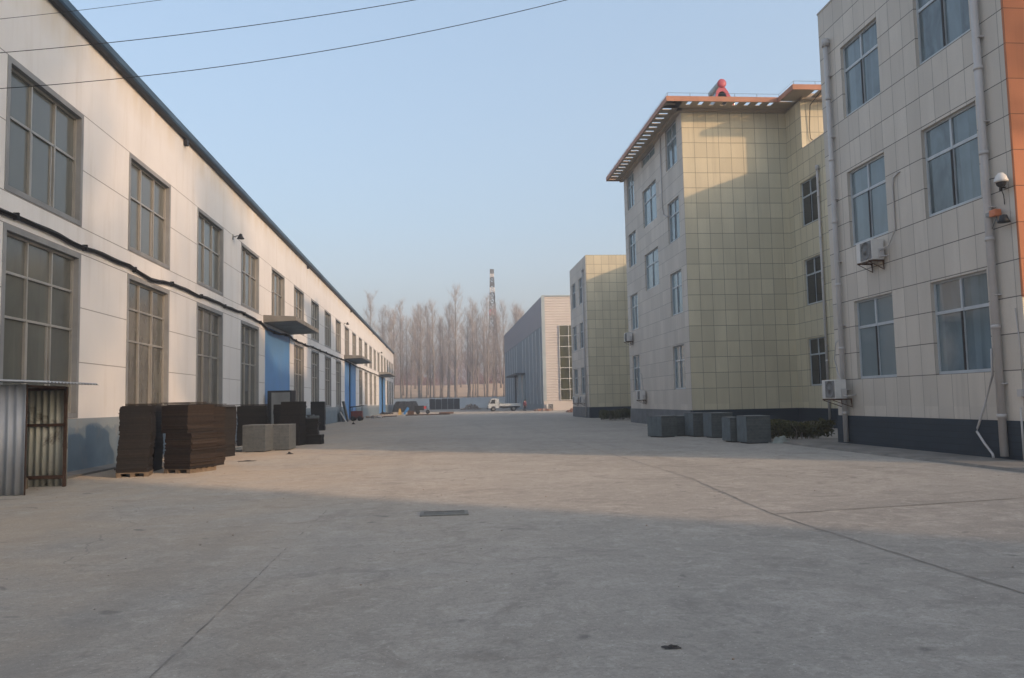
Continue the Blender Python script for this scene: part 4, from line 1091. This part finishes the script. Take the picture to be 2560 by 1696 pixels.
# ------------------------------------------------------------------ AIR CONDITIONERS
def ac(x, y, z, label, rz=0.0, hose=None, stand=False, rear=0.0):
    """front (fan side) faces -X in local space; x is the front face"""
    t = thing('air_conditioner', (x, y, z), label, 'air conditioner', 'outdoor air conditioner units', rz)
    b = MB(); b.box(0, 0.36, 0, 0.84, 0, 0.58); bevel(b.build('casing', M['ac'], t), 0.015, 2)
    b = MB(); b.box(-0.006, -0.001, 0.03, 0.62, 0.03, 0.55); b.build('front_panel', M['ac_grille'], t)
    b = MB(); b.box(0.18, 0.34, -0.035, -0.001, 0.06, 0.30); b.tube([(0.26, -0.02, 0.10), (0.28, -0.10, 0.06), (0.36 + rear, -0.08, 0.12)], 0.018, 6); b.build('valve_cover', M['pipe'], t)
    b = MB(); b.lathe((-0.004, 0.32, 0.29), [(0.0, -0.012), (0.06, -0.012), (0.06, -0.004), (0.245, -0.004), (0.245, -0.016), (0.26, -0.016), (0.26, 0.0)], 24, 'x')
    for q in range(8):
        a_ = q * math.pi / 8; b.tube([(-0.012, 0.32 + 0.25 * math.cos(a_), 0.29 + 0.25 * math.sin(a_)), (-0.012, 0.32 - 0.25 * math.cos(a_), 0.29 - 0.25 * math.sin(a_))], 0.004, 4)
    b.build('fan_grille', M['ac_grille'], t)
    b = MB()
    if stand:
        for yy in (0.1, 0.7): b.box(0.02, 0.28, yy, yy + 0.05, -z, 0)
    else:
        for yy in (0.1, 0.7):
            b.box(-0.05, 0.30 + rear, yy, yy + 0.04, -0.045, -0.002)
            b.add([(0.26 + rear, yy, -0.045), (0.30 + rear, yy, -0.045), (0.30 + rear, yy, -0.28), (0.26 + rear, yy + 0.03, -0.045), (0.30 + rear, yy + 0.03, -0.045), (0.30 + rear, yy + 0.03, -0.28)], [(0, 1, 2), (3, 5, 4), (0, 3, 4, 1), (1, 4, 5, 2), (0, 2, 5, 3)])
            b.tube([(-0.02, yy + 0.02, -0.05), (0.29 + rear, yy + 0.02, -0.26)], 0.012, 5)
    b.box(0.05, 0.09, 0.14, 0.70, -0.043, -0.006) if not stand else b.box(0.05, 0.09, 0.15, 0.70, -0.06, -0.02)
    b.build('bracket', M['rustmetal'], t)
    if hose:
        b = MB(t.location) if rz == 0 else MB()
        b.tube(hose, 0.022, 7); b.build('hose', M['pipe'], t)
    return t
X1 = XR
ac(X1 - 0.42, 21.28, 5.37, 'air conditioner under the second floor window of the near wing', hose=[(X1 - 0.2, 21.25, 5.6), (X1 - 0.10, 20.95, 5.72), (X1 - 0.03, 20.72, 6.1), (X1 - 0.03, 20.72, 7.3), (X1 - 0.03, 20.65, 7.55), (X1 - 0.03, 20.40, 7.62), (X1 + 0.02, 20.36, 7.62)], rear=0.1)
ac(X1 - 0.62, 23.42, 1.46, 'air conditioner low on the near wing in front of its far downpipe', hose=[(X1 - 0.35, 23.45, 1.9), (X1 - 0.25, 23.9, 2.25), (X1 - 0.24, 24.1, 2.7), (X1 - 0.20, 24.05, 3.2), (X1 - 0.05, 24.0, 3.35)], rear=0.28)
ac(XT - 0.45, 51.9, 5.40, 'air conditioner at the far end of the tall wing below its second row windows', rear=0.12)
ac(XT - 0.45, 48.95, 1.50, 'air conditioner low on the tall wing beside its ground floor window', hose=[(XT - 0.2, 49.0, 1.9), (XT - 0.04, 49.8, 2.3), (XT - 0.03, 50.2, 3.2)], rear=0.12)
ac(12.75 - 0.45, 73.2, 1.30, 'air conditioner on the annex wall below its far ground floor window', rear=0.12)
ac(12.75 - 0.45, 69.5, 1.30, 'air conditioner on the annex wall below its near ground floor window', rear=0.12)
t = ac(16.5, 123.6, 0.35, 'air conditioner on a stand at the foot of the cream ribbed gable', rz=R(90), stand=True)
t.location = (17.45, 123.3, 0.30); t.scale = (1.3, 1.3, 1.3)

# ------------------------------------------------------------------ SECURITY CAMERAS
cc = thing('dome_camera', (XR, 16.42, 6.2), 'white dome security camera bracketed near the orange corner', 'camera')
cc.scale = (0.78, 0.78, 0.78)
b = MB(); b.box(-0.16, -0.11, -0.02, 0.06, -0.22, 0.2); b.box(-0.11, -0.002, 0.0, 0.04, 0.1, 0.14); b.box(-0.11, -0.002, 0.0, 0.04, -0.14, -0.1); b.tube([(-0.13, 0, 0.2), (-0.14, 0.45, 0.24)], 0.012, 6); b.tube([(-0.13, 0.02, 0.2), (-0.26, -0.14, 0.24)], 0.014, 6)
b.build('bracket', M['black'], cc)
b = MB(); b.lathe((-0.28, -0.20, 0.0), [(0.0, 0.25), (0.07, 0.235), (0.14, 0.15), (0.18, 0.03), (0.185, -0.02), (0.16, -0.03), (0.0, -0.03)], 20); b.build('housing', M['ac'], cc)
b = MB(); b.lathe((-0.28, -0.20, -0.03), [(0.135, 0.0), (0.125, -0.07), (0.085, -0.12), (0.0, -0.145)], 18); b.build('dome', M['lens'], cc)
b = MB(); b.tube([(-0.13, 0.0, -0.2), (-0.06, 0.02, -0.35), (-0.03, 0.05, -0.6)], 0.012, 6); b.build('lead', M['black'], cc)
fl = thing('floodlight', (XR, 16.62, 5.5), 'small orange box and round lamp bracketed below the dome camera', 'floodlight')
b = MB(); b.box(-0.22, -0.06, -0.10, 0.10, 0.0, 0.15); bevel(b.build('orange_box', M['orange_p'], fl), 0.015, 2)
b = MB(); b.box(-0.06, -0.002, 0.0, 0.05, 0.02, 0.12); b.box(-0.2, -0.1, 0.1, 0.26, 0.03, 0.12); b.tube([(-0.12, 0.0, 0.0), (-0.14, -0.05, -0.14), (-0.14, -0.2, -0.16)], 0.018, 6); b.tube([(-0.13, 0.0, -0.06), (-0.1, 0.2, -0.26)], 0.012, 6); b.build('bracket', M['metal'], fl)
b = MB(); b.lathe((-0.16, -0.28, -0.14), [(0.0, 0.12), (0.07, 0.1), (0.10, 0.0), (0.13, -0.06), (0.0, -0.03)], 16); b.build('lamp_head', M['gutter_dark'], fl)

# ------------------------------------------------------------------ SOLAR WATER HEATER on the roof
sw = thing('solar_heater', (15.66, 41.5, 16.96), 'pink red and grey solar water heater on the brown eaved roof', 'water heater')
SWO = (15.66, 41.5, 16.96)
b = MB(SWO); b.tube([(15.66, 41.53, 18.77), (15.66, 43.1, 18.77)], 0.235, 24); b.build('tank', M['tank_grey'], sw)
b = MB(SWO); b.lathe((15.66, 41.5, 18.77), [(0.245, 0.06), (0.25, -0.02), (0.235, -0.05), (0.10, -0.075), (0.0, -0.08)], 24, 'y'); b.build('end_cap', M['red'], sw)
outer = [(15.18, 16.96), (15.24, 17.9), (15.34, 18.35), (15.50, 18.56), (15.66, 18.60), (15.82, 18.56), (15.98, 18.34), (16.2, 17.9), (16.62, 16.96)]
inner = [(15.36, 16.96), (15.37, 17.9), (15.43, 18.15), (15.53, 18.29), (15.66, 18.34), (15.79, 18.29), (15.88, 18.15), (15.94, 17.9), (16.3, 16.96)]
for yy in (41.5, 42.9):
    b = MB(SWO)
    for q in range(8):
        b.prism([outer[q], outer[q + 1], inner[q + 1], inner[q]], 'y', yy, yy + 0.06)
    b.build('stand', M['red'], sw)
b = MB(SWO)
for q in range(15):
    y = 41.6 + q * 0.092; b.tube([(15.78, y, 18.56), (16.75, y, 17.05)], 0.03, 6)
b.build('collector_tubes', M['glass_dark'], sw)
b = MB(SWO); b.box(15.34, 15.36, 41.56, 42.9, 16.98, 18.3); b.build('back_sheet', M['tank_grey'], sw)

# ------------------------------------------------------------------ TRUCK (faces -X)
tk = thing('flatbed_truck', (9.9, 128.6, 0), 'white flatbed truck parked sideways by the grey steel hall', 'truck')
b = MB()
cabp = [(-2.32, 0.50), (-2.36, 0.95), (-2.22, 1.22), (-1.86, 1.98), (-1.72, 2.06), (-0.72, 2.08), (-0.62, 1.95), (-0.60, 0.50), (-1.18, 0.50), (-1.26, 0.72), (-1.50, 0.84), (-1.78, 0.72), (-1.88, 0.50)]
b.prism(cabp, 'y', -0.82, 0.82); bevel(b.build('cab', M['truck_white'], tk), 0.04, 2)
b = MB(); b.prism([(-2.00, 1.24), (-1.74, 1.84), (-1.22, 1.88), (-1.22, 1.24)], 'y', -0.835, -0.825); b.build('side_window', M['glass_dark'], tk)
b = MB(); b.prism([(-2.00, 1.24), (-1.74, 1.84), (-1.22, 1.88), (-1.22, 1.24)], 'y', 0.825, 0.835); b.build('side_window', M['glass_dark'], tk)
b = MB(); b.add([(-2.215, -0.72, 1.26), (-2.215, 0.72, 1.26), (-1.885, 0.68, 1.95), (-1.885, -0.68, 1.95)], [(0, 1, 2, 3)]); o_ = b.build('windscreen', M['glass_dark'], tk); md = o_.modifiers.new('s', 'SOLIDIFY'); md.thickness = 0.03; md.offset = 1
for yy in (-0.6, 0.6):
    b = MB(); b.lathe((-2.35, yy, 0.80), [(0.0, -0.03), (0.09, -0.02), (0.10, 0.02)], 14, 'x'); b.build('headlight', M['strip_light'], tk)
b = MB(); b.box(-2.42, -2.30, -0.8, 0.8, 0.36, 0.52); bevel(b.build('bumper', M['gutter_dark'], tk), 0.02)
b = MB(); b.box(-0.55, 2.9, -0.85, 0.85, 0.80, 0.88)
for yy in (-0.85, 0.82): b.box(-0.55, 2.9, yy, yy + 0.03, 0.88, 1.22)
b.box(2.87, 2.9, -0.82, 0.82, 0.88, 1.22); b.box(-0.55, -0.5, -0.82, 0.82, 0.88, 1.55)
for q in range(6): b.box(-0.5 + q * 0.62, -0.44 + q * 0.62, -0.875, -0.85, 0.85, 1.22)
b.build('flatbed', M['truck_white'], tk)
b = MB(); b.box(-1.0, 2.8, -0.42, -0.30, 0.55, 0.78); b.box(-1.0, 2.8, 0.30, 0.42, 0.55, 0.78); b.box(0.0, 0.8, -0.75, -0.45, 0.45, 0.75); b.tube([(1.75, -0.62, 0.38), (1.75, 0.62, 0.38)], 0.07, 8); b.tube([(-1.52, -0.62, 0.38), (-1.52, 0.62, 0.38)], 0.06, 8); b.build('chassis', M['black'], tk)
for (x, yy) in ((-1.52, -0.72), (-1.52, 0.72), (1.75, -0.72), (1.75, 0.72)):
    b = MB(); b.lathe((x, yy, 0.38), [(0.22, -0.1), (0.36, -0.1), (0.38, -0.06), (0.38, 0.06), (0.36, 0.1), (0.22, 0.1)], 20, 'y'); wh = b.build('wheel', M['black'], tk)
    b = MB(); b.lathe((x, yy, 0.38), [(0.0, -0.05), (0.1, -0.06), (0.22, -0.08), (0.22, 0.08), (0.1, 0.06), (0.0, 0.05)], 16, 'y'); b.build('rim', M['metal'], wh)
b = MB(); b.tube([(-1.95, -0.84, 1.6), (-2.1, -1.0, 1.62), (-2.1, -1.0, 1.4)], 0.015, 5); b.box(-2.13, -2.08, -1.08, -0.93, 1.3, 1.55); b.build('mirror', M['black'], tk)

# ------------------------------------------------------------------ PERSON
def person():
    t = thing('person', (12.6, 119.6, 0), 'person in a dull red jacket and dark trousers standing by the grey hall', 'person', rz=R(25))
    V = [(0, 0, 0.93), (0, 0, 1.12), (0, 0.0, 1.36), (0, 0.01, 1.49), (0, -0.01, 1.60), (0, 0.0, 1.73),
         (0.18, 0.0, 1.41), (0.24, 0.03, 1.14), (0.25, -0.05, 0.90), (0.245, -0.08, 0.80),
         (-0.18, 0.0, 1.41), (-0.24, 0.02, 1.14), (-0.25, -0.03, 0.90), (-0.245, -0.06, 0.80),
         (0.09, 0, 0.86), (0.11, -0.05, 0.48), (0.12, 0.0, 0.07), (0.13, -0.15, 0.035),
         (-0.09, 0, 0.86), (-0.10, 0.04, 0.48), (-0.11, 0.12, 0.07), (-0.12, -0.02, 0.035)]
    E = [(0, 1), (1, 2), (2, 3), (3, 4), (4, 5), (2, 6), (6, 7), (7, 8), (8, 9), (2, 10), (10, 11), (11, 12), (12, 13), (0, 14), (14, 15), (15, 16), (16, 17), (0, 18), (18, 19), (19, 20), (20, 21)]
    rad = [.15, .145, .16, .062, .092, .085, .078, .056, .045, .035, .078, .056, .045, .035, .105, .075, .052, .042, .105, .075, .052, .042]
    # hands: five short finger chains each
    for (w_, sg) in ((9, 1), (13, -1)):
        bx, by, bz = V[w_]
        for q in range(5):
            a_ = len(V); off_ = (q - 2) * 0.018
            if q == 0: V.append((bx - sg * 0.01, by - 0.05, bz - 0.03)); V.append((bx - sg * 0.02, by - 0.065, bz - 0.07))
            else: V.append((bx + 0.004 * q, by + off_, bz - 0.07 - 0.005 * (q % 3))); V.append((bx - sg * 0.012, by + off_ * 1.1, bz - 0.115 - 0.006 * (q % 3)))
            rad.extend([.010, .008]); E.append((w_, a_)); E.append((a_, a_ + 1))
    me = bpy.data.meshes.new('person_body'); me.from_pydata(V, E, []); me.update()
    o = bpy.data.objects.new('body', me); C.objects.link(o)
    md = o.modifiers.new('skin', 'SKIN'); 
    lay = me.skin_vertices[0].data if me.skin_vertices else None
    if lay is None:
        bm = bmesh.new(); bm.from_mesh(me); bm.verts.layers.skin.verify(); bm.to_mesh(me); bm.free(); lay = me.skin_vertices[0].data
    for i, d in enumerate(lay): d.radius = (rad[i], rad[i]); d.use_root = (i == 0)
    o.modifiers.new('sub', 'SUBSURF').levels = 2
    dg = bpy.context.evaluated_depsgraph_get(); dg.update()
    m2 = bpy.data.meshes.new_from_object(o.evaluated_get(dg))
    bpy.data.objects.remove(o)
    for m_ in ('skin', 'jacket', 'trousers', 'black'): m2.materials.append(M[m_])
    for p in m2.polygons:
        c = p.center; p.use_smooth = True
        if c.z > 1.46: p.material_index = 0
        elif abs(c.x) > 0.17 and c.z < 0.84: p.material_index = 0
        elif c.z > 0.90 or (abs(c.x) > 0.19 and c.z > 0.8): p.material_index = 1
        elif c.z > 0.08: p.material_index = 2
        else: p.material_index = 3
    link('body', m2, t)
    b = MB(); b.lathe((0, 0.015, 1.66), [(0.098, -0.03), (0.108, 0.02), (0.10, 0.08), (0.06, 0.135), (0.0, 0.15)], 14); b.build('hair', M['hair'], t)
    b = MB()
    for sx in (-0.033, 0.033): b.obox((sx, -0.098, 1.635), 0.02, 0.008, 0.008)
    b.obox((0, -0.10, 1.57), 0.045, 0.006, 0.008); b.build('face_features', M['hair'], t)
    b = MB(); b.obox((0, -0.108, 1.605), 0.022, 0.028, 0.035)
    for sx in (-0.095, 0.095): b.obox((sx, 0.01, 1.61), 0.015, 0.03, 0.05)
    b.build('nose_and_ears', M['skin'], t)
person()

# ------------------------------------------------------------------ FAR CLUTTER
def heap(name, x0, x1, y0, y1, h, label, cat, mat, seed, n=26, m=12, flat=0.5):
    rg = random.Random(seed)
    t = thing(name, ((x0 + x1) / 2, (y0 + y1) / 2, 0), label, cat)
    b = MB(t.location); vs = []
    for i in range(n + 1):
        for q in range(m + 1):
            u, v = i / n, q / m
            e = max(0, min(1, min(u, 1 - u) / (0.5 - flat * 0.5 + 1e-3))) ** 0.7 * max(0, min(1, min(v, 1 - v) / 0.25)) ** 0.6
            vs.append((x0 + (x1 - x0) * u, y0 + (y1 - y0) * v, e * h * (0.85 + 0.25 * rg.random()) if e > 0 else -0.02))
    b.add(vs, [(i * (m + 1) + q, (i + 1) * (m + 1) + q, (i + 1) * (m + 1) + q + 1, i * (m + 1) + q + 1) for i in range(n) for q in range(m)])
    b.build('cover', mat, t)
    return t
heap('covered_heap', -9.0, -3.9, 150, 153, 1.85, 'heap under dark tarpaulin beside the workshop end', 'heap', M['tarp'], 31, flat=0.75)
# long dark board pile before the far wall: separate blocks in one row
for i in range(5):
    x = -1.9 + i * 1.42
    stack(x, 188, R(rnd.uniform(-2, 2)), 1.36, 1.6, 2.45 + rnd.uniform(-.12, .1), ['leftmost', 'second', 'middle', 'fourth', 'rightmost'][i] + ' block of the long dark board pile before the far wall', 40 + i, 0.0, top=False)
def chunks(name, cx, cy, sx, sy, n, h, label, cat, mat, seed):
    rg = random.Random(seed); t = thing(name, (cx, cy, 0), label, cat); b = MB()
    for i in range(n):
        a_ = rg.uniform(0, 6.28); r_ = rg.random() ** 0.7; s_ = rg.uniform(0.12, 0.45) * (sx / 2.5) ** 0.3
        fr = 1 - r_
        b.obox((math.cos(a_) * r_ * sx, math.sin(a_) * r_ * sy, max(s_ * 0.3, fr * h * rg.uniform(0.3, 1))), s_ * 1.3, s_, s_ * 0.7, rg.uniform(0, 3), rg.uniform(-.6, .6), rg.uniform(-.6, .6))
    bpy.data.objects.remove(t); t = b.build(name, mat, None); t.location = (cx, cy, 0); return tag(t, label, cat, kind='stuff')
chunks('rubble_heap', 6.3, 168, 2.2, 1.2, 90, 1.3, 'heap of pale broken concrete between the board pile and truck', 'rubble', M['rubble'], 51)
chunks('brick_rubble', 15.4, 121.5, 1.3, 0.7, 40, 0.35, 'scattered red brick rubble at the grey hall corner', 'rubble', M['brick'], 52)
chunks('brick_rubble', 16.8, 101, 0.9, 0.7, 36, 0.6, 'small brick pile beside the annex front', 'rubble', M['brick'], 53)
ct = thing('hand_cart', (-2.9, 116.0, 0), 'dark three wheeled cart with a bright red lamp near the tarpaulin heap', 'cart')
b = MB(); b.box(-0.8, 0.5, -0.5, 0.5, 0.55, 1.15); b.box(-0.9, 0.55, -0.55, 0.55, 1.15, 1.2); b.build('body', M['gutter_dark'], ct)
b = MB(); b.tube([(0.5, 0, 0.9), (0.9, 0, 1.1), (1.0, 0, 1.5)], 0.03, 6); b.tube([(1.0, -0.35, 1.5), (1.0, 0.35, 1.5)], 0.022, 6); b.tube([(0.9, 0, 1.1), (1.05, 0, 0.3)], 0.03, 6); b.build('fork', M['black'], ct)
b = MB(); b.box(0.5, 0.85, -0.18, 0.18, 0.75, 1.12); b.build('lamp', M['lamp_red'], ct)
for (x, yy) in ((-0.35, -0.58), (-0.35, 0.58), (1.05, 0)):
    b = MB(); b.lathe((x, yy, 0.3), [(0.05, -0.05), (0.28, -0.05), (0.30, 0), (0.28, 0.05), (0.05, 0.05)], 16, 'y'); b.build('wheel', M['black'], ct)
bl = thing('blue_board', (-4.85, 114.2, 0), 'bright blue board tilted against a red brown crate', 'board')
b = MB(); b.obox((0, 0, 0.50), 1.10, 0.06, 0.36, R(8), 0, R(-56)); b.build('board', M['blue_paint'], bl)
cr_ = thing('crate', (-4.35, 114.4, 0), 'red brown crate behind the tilted blue board', 'crate')
b = MB(); b.box(-0.3, 0.55, -0.3, 0.3, 0, 0.5); 
for q in range(3): b.box(-0.32, 0.57, -0.33, -0.302, 0.04 + q * 0.16, 0.15 + q * 0.16)
b.build('slats', M['rustmetal'], cr_)
yl = thing('yellow_marker', (-5.75, 114.6, 0), 'small ochre yellow stand left of the blue board', 'stand')
b = MB(); b.add([(-.28, -.2, 0), (.28, -.2, 0), (.28, .2, 0), (-.28, .2, 0), (-.10, -.06, .86), (.10, -.06, .86), (.10, .06, .86), (-.10, .06, .86)], [(0, 1, 5, 4), (1, 2, 6, 5), (2, 3, 7, 6), (3, 0, 4, 7), (4, 5, 6, 7), (0, 3, 2, 1)]); b.build('cone', M['yellow'], yl)
for i, (x0, y0, x1, y1, r_, lb) in enumerate([(-4.5, 104, 1.2, 105.5, 0.07, 'longest steel pipe lying across the yard before the cart'), (-0.2, 113.5, 1.8, 114.2, 0.12, 'short thick steel pipe on the yard right of the cart'), (-7.6, 99, -5.4, 100, 0.06, 'steel pipe on the ground near the second blue door')]):
    t = thing('steel_pipe', (x0, y0, 0), lb, 'pipe'); b = MB(t.location); b.tube([(x0, y0, r_), (x1, y1, r_)], r_, 8)
    b.tube([(x1, y1, r_), (x1 + (x1 - x0) * 0.004, y1, r_)], r_ * 1.3, 8); b.build('tube', M['rustmetal'], t)
# things leaning near the second door
lb_ = thing('white_plank', (-8.9, 74.8, 0), 'white plank leaning against a dark panel before the second blue door', 'plank')
b = MB(); b.obox((0, 0, 0.45), 0.10, 0.25, 1.1, 0.2, R(8), R(-32)); b.build('plank', M['white'], lb_)
lb_ = thing('steel_sheet', (-9.1, 75.6, 0), 'dark panel leaning on the skirting near the second blue door', 'panel')
b = MB(); b.obox((0, 0, 0.48), 0.06, 1.4, 1.0, 0, 0, R(-14)); b.build('sheet', M['gutter_dark'], lb_)
lb_ = thing('grey_slab', (-8.75, 76.9, 0), 'tall pale grey slab leaning on the workshop wall left of the second door', 'slab')
b = MB(); b.obox((-0.2, 0, 0.95), 0.10, 0.9, 1.95, 0.3, 0, R(-13)); b.build('sheet', M['canopy'], lb_)
mc = thing('site_machine', (-8.1, 78.8, 0), 'dull red site machine with black hood before the second blue door', 'machine')
b = MB(); b.box(-0.5, 0.55, -0.7, 0.7, 0.28, 0.95); bevel(b.build('engine_body', M['machine_red'], mc), 0.05, 2)
b = MB(); b.prism([(-0.6, 1.28), (0.65, 1.42), (0.68, 1.5), (-0.6, 1.37)], 'y', -0.75, 0.75)
for xx in (-0.5, 0.5):
    for yy in (-0.65, 0.62): b.box(xx, xx + 0.03, yy, yy + 0.03, 0.9, 1.36)
b.build('hood', M['black'], mc)
for yy in (-0.55, 0.55):
    for xx in (-0.3, 0.35):
        b = MB(); b.lathe((xx, yy * 1.3, 0.24), [(0.05, -0.06), (0.22, -0.06), (0.24, 0), (0.22, 0.06), (0.05, 0.06)], 14, 'y'); b.build('wheel', M['black'], mc)
for x, y, lb in ((-7.4, 93.5, 'low scatter of scrap right of the second blue door'), (-8.3, 122.5, 'low scatter of scrap left of the farthest blue door')):
    chunks('scrap_scatter', x, y, 1.1, 3.5, 30, 0.12, lb, 'scrap', M['litter'] if y > 100 else M['rubble'], int(y))

# ------------------------------------------------------------------ YARD DETAILS
gr_ = thing('drain_grate', (0.03, 11.72, 0), 'long slotted drain grate set in the concrete yard', 'grate')
b = MB(); L_, W_ = 0.345, 0.22
b.box(-L_, L_, -W_, -W_ + 0.05, 0.0, 0.016); b.box(-L_, L_, W_ - 0.05, W_, 0.0, 0.016); b.box(-L_, -L_ + 0.05, -W_ + 0.05, W_ - 0.05, 0.0, 0.016); b.box(L_ - 0.05, L_, -W_ + 0.05, W_ - 0.05, 0.0, 0.016)
b.build('frame', M['grate'], gr_)
b = MB()
for q in range(5): y = -W_ + 0.065 + q * 0.057; b.box(-L_ + 0.052, L_ - 0.052, y, y + 0.034, 0.004, 0.014)
b.build('bars', M['grate'], gr_)
b = MB(); b.quad((-L_, -W_, 0.004), (L_, -W_, 0.004), (L_, W_, 0.004), (-L_, W_, 0.004)); b.build('dark_slot_sheet', M['black'], gr_)  # black sheet stands in for the shade below the bars

def rag(x, y, s, label, mat, seed, name='rag', cat='rag', flat=0.3):
    rg = random.Random(seed); t = thing(name, (x, y, 0), label, cat); b = MB(); n = 9; vs = []
    for i in range(n):
        for q in range(n):
            u, v = i / (n - 1) * 2 - 1, q / (n - 1) * 2 - 1; rr = min(1, math.hypot(u, v))
            vs.append((u * s * (0.8 + 0.4 * rg.random()), v * s * 0.6 * (0.8 + 0.4 * rg.random()), max(0.006, (1 - rr) * s * flat * rg.uniform(0.5, 1.6))))
    b.add(vs, [(i * n + q, (i + 1) * n + q, (i + 1) * n + q + 1, i * n + q + 1) for i in range(n - 1) for q in range(n - 1)]); o_ = b.build('lump', mat, t)
    return t
rag(1.45, 5.15, 0.055, 'dark clump of litter on the bare foreground concrete', M['litter'], 1, 'litter_clump', 'litter', 0.35)
rag(11.35, 26.0, 0.34, 'pale crumpled sheet lying before the hedge', M['rag'], 2, 'crumpled_sheet', 'sheet', 0.9)
rag(-5.0, 27.2, 0.12, 'small dark scrap on the ground right of the pale block cubes', M['litter'], 3, 'scrap', 'scrap', 0.6)
rag(-5.7, 24.3, 0.25, 'flat dark scrap on the sunlit ground before the block cubes', M['litter'], 4, 'scrap', 'scrap', 0.1)
rag(-7.0, 65.5, 0.16, 'small dark lump on the ground before the leaning boards', M['litter'], 6, 'scrap', 'scrap', 1.2)
pb = thing('green_sheet', (-7.6, 29.7, 0), 'curled pale green sheet lying left of the pale block cubes', 'sheet')
b = MB(); b.obox((0, 0, 0.07), 0.9, 0.5, 0.02, 0.2, 0.0, R(-9)); b.obox((-0.05, 0.1, 0.03), 1.0, 0.6, 0.02, -0.1); b.build('sheet', M['rag'], pb)
bb = thing('blue_crate', (11.75, 14.75, 0), 'blue plastic crate cut by the right edge beside the wall', 'crate')
b = MB(); b.box(-0.25, 0.25, -0.18, 0.18, 0.01, 0.03); 
for (x0, x1, y0, y1) in ((-.25, .25, -.18, -.16), (-.25, .25, .16, .18), (-.25, -.23, -.16, .16), (.23, .25, -.16, .16)): b.box(x0, x1, y0, y1, 0.03, 0.2)
b.build('crate_body', M['blue_paint'], bb)
# pebbles and chips
rg = random.Random(77)
pb = MB()
for i in range(420):
    if i % 3: x, y = rg.uniform(-8.5, 11), rg.uniform(4, 30)
    else: x, y = rg.uniform(-9, -4), rg.uniform(17, 60)
    s_ = rg.uniform(0.004, 0.014)
    pb.obox((x, y, s_ * 0.3), s_ * 1.5, s_, s_ * 0.7, rg.uniform(0, 3), rg.uniform(-.4, .4), 0)
tag(pb.build('gravel_chips', M['rubble']), 'tiny stone chips scattered over the concrete yard', 'gravel', kind='stuff')

# ------------------------------------------------------------------ OVERHEAD WIRES
def wire(p0, p1, p2, r, label):
    """sagging wire in the plane y = 14 through three (x, z) points"""
    (xa, za), (xb, zb), (xc, zc) = p0, p1, p2
    s1, s2 = (zb - za) / (xb - xa), (zc - zb) / (xc - xb); q2 = (s2 - s1) / (xc - xa)
    f = lambda x: za + s1 * (x - xa) + q2 * (x - xa) * (x - xb)
    t = thing('overhead_wire', (-9.4, 14.0, f(-9.4)), label, 'wire', 'wires over the yard')
    m = MB(t.location)
    m.tube([(x, 14.0, f(x)) for x in (-9.4 + 22.6 * q / 48 for q in range(49))], r, 6)
    m.build('strand', M['cable'], t)
wire((-7.46, 8.34), (-6.13, 8.53), (-4.8, 8.745), 0.004, 'highest and faintest wire crossing the top left corner')
wire((-7.44, 7.74), (-3.16, 8.33), (-0.35, 8.86), 0.0062, 'middle overhead wire crossing the roofline and sky')
wire((-7.42, 7.11), (-3.15, 7.66), (2.42, 8.93), 0.0062, 'lowest overhead wire, passing over the nearest upper window')

# unseen broad bare trees added to thin the low sun on the workshop wall
row_dir = Vector((math.sin(SUN_AZ), math.cos(SUN_AZ), 0)); row_per = Vector((-row_dir.y, row_dir.x, 0))
protos.append(make_tree(301, 21, .36, 5.2, .4, False, True))
for (a_, o_, z_) in ((13, 8.2, 0.3), (14, 22.0, 1.7), (21, 8.4, 2.9), (21, 22.4, 4.1), (27, 8.0, 5.2)):
    p = row_dir * a_ + row_per * o_
    add_tree(p.x, p.y, 0, len(protos) - 1, 1.0 + 0.04 * z_, z_, 'unseen broad bare tree added to filter the sun, right of the yard', 'added sun filter trees right of the yard')

# ------------------------------------------------------------------ HAZE
hz = MB(); hz.box(-450, 450, -160, 720, -1.2, 54.0)
ho = hz.build('haze', [], None)
hm = bpy.data.materials.new('winter_haze'); hm.use_nodes = True
nt = hm.node_tree; nt.nodes.clear()
out = nt.nodes.new('ShaderNodeOutputMaterial'); pv = nt.nodes.new('ShaderNodeVolumePrincipled')
pv.inputs['Color'].default_value = (0.90, 0.91, 0.94, 1); pv.inputs['Density'].default_value = 0.0021; pv.inputs['Anisotropy'].default_value = 0.2
nt.links.new(pv.outputs[0], out.inputs['Volume'])
ho.data.materials.append(hm)
tag(ho, kind='stuff')
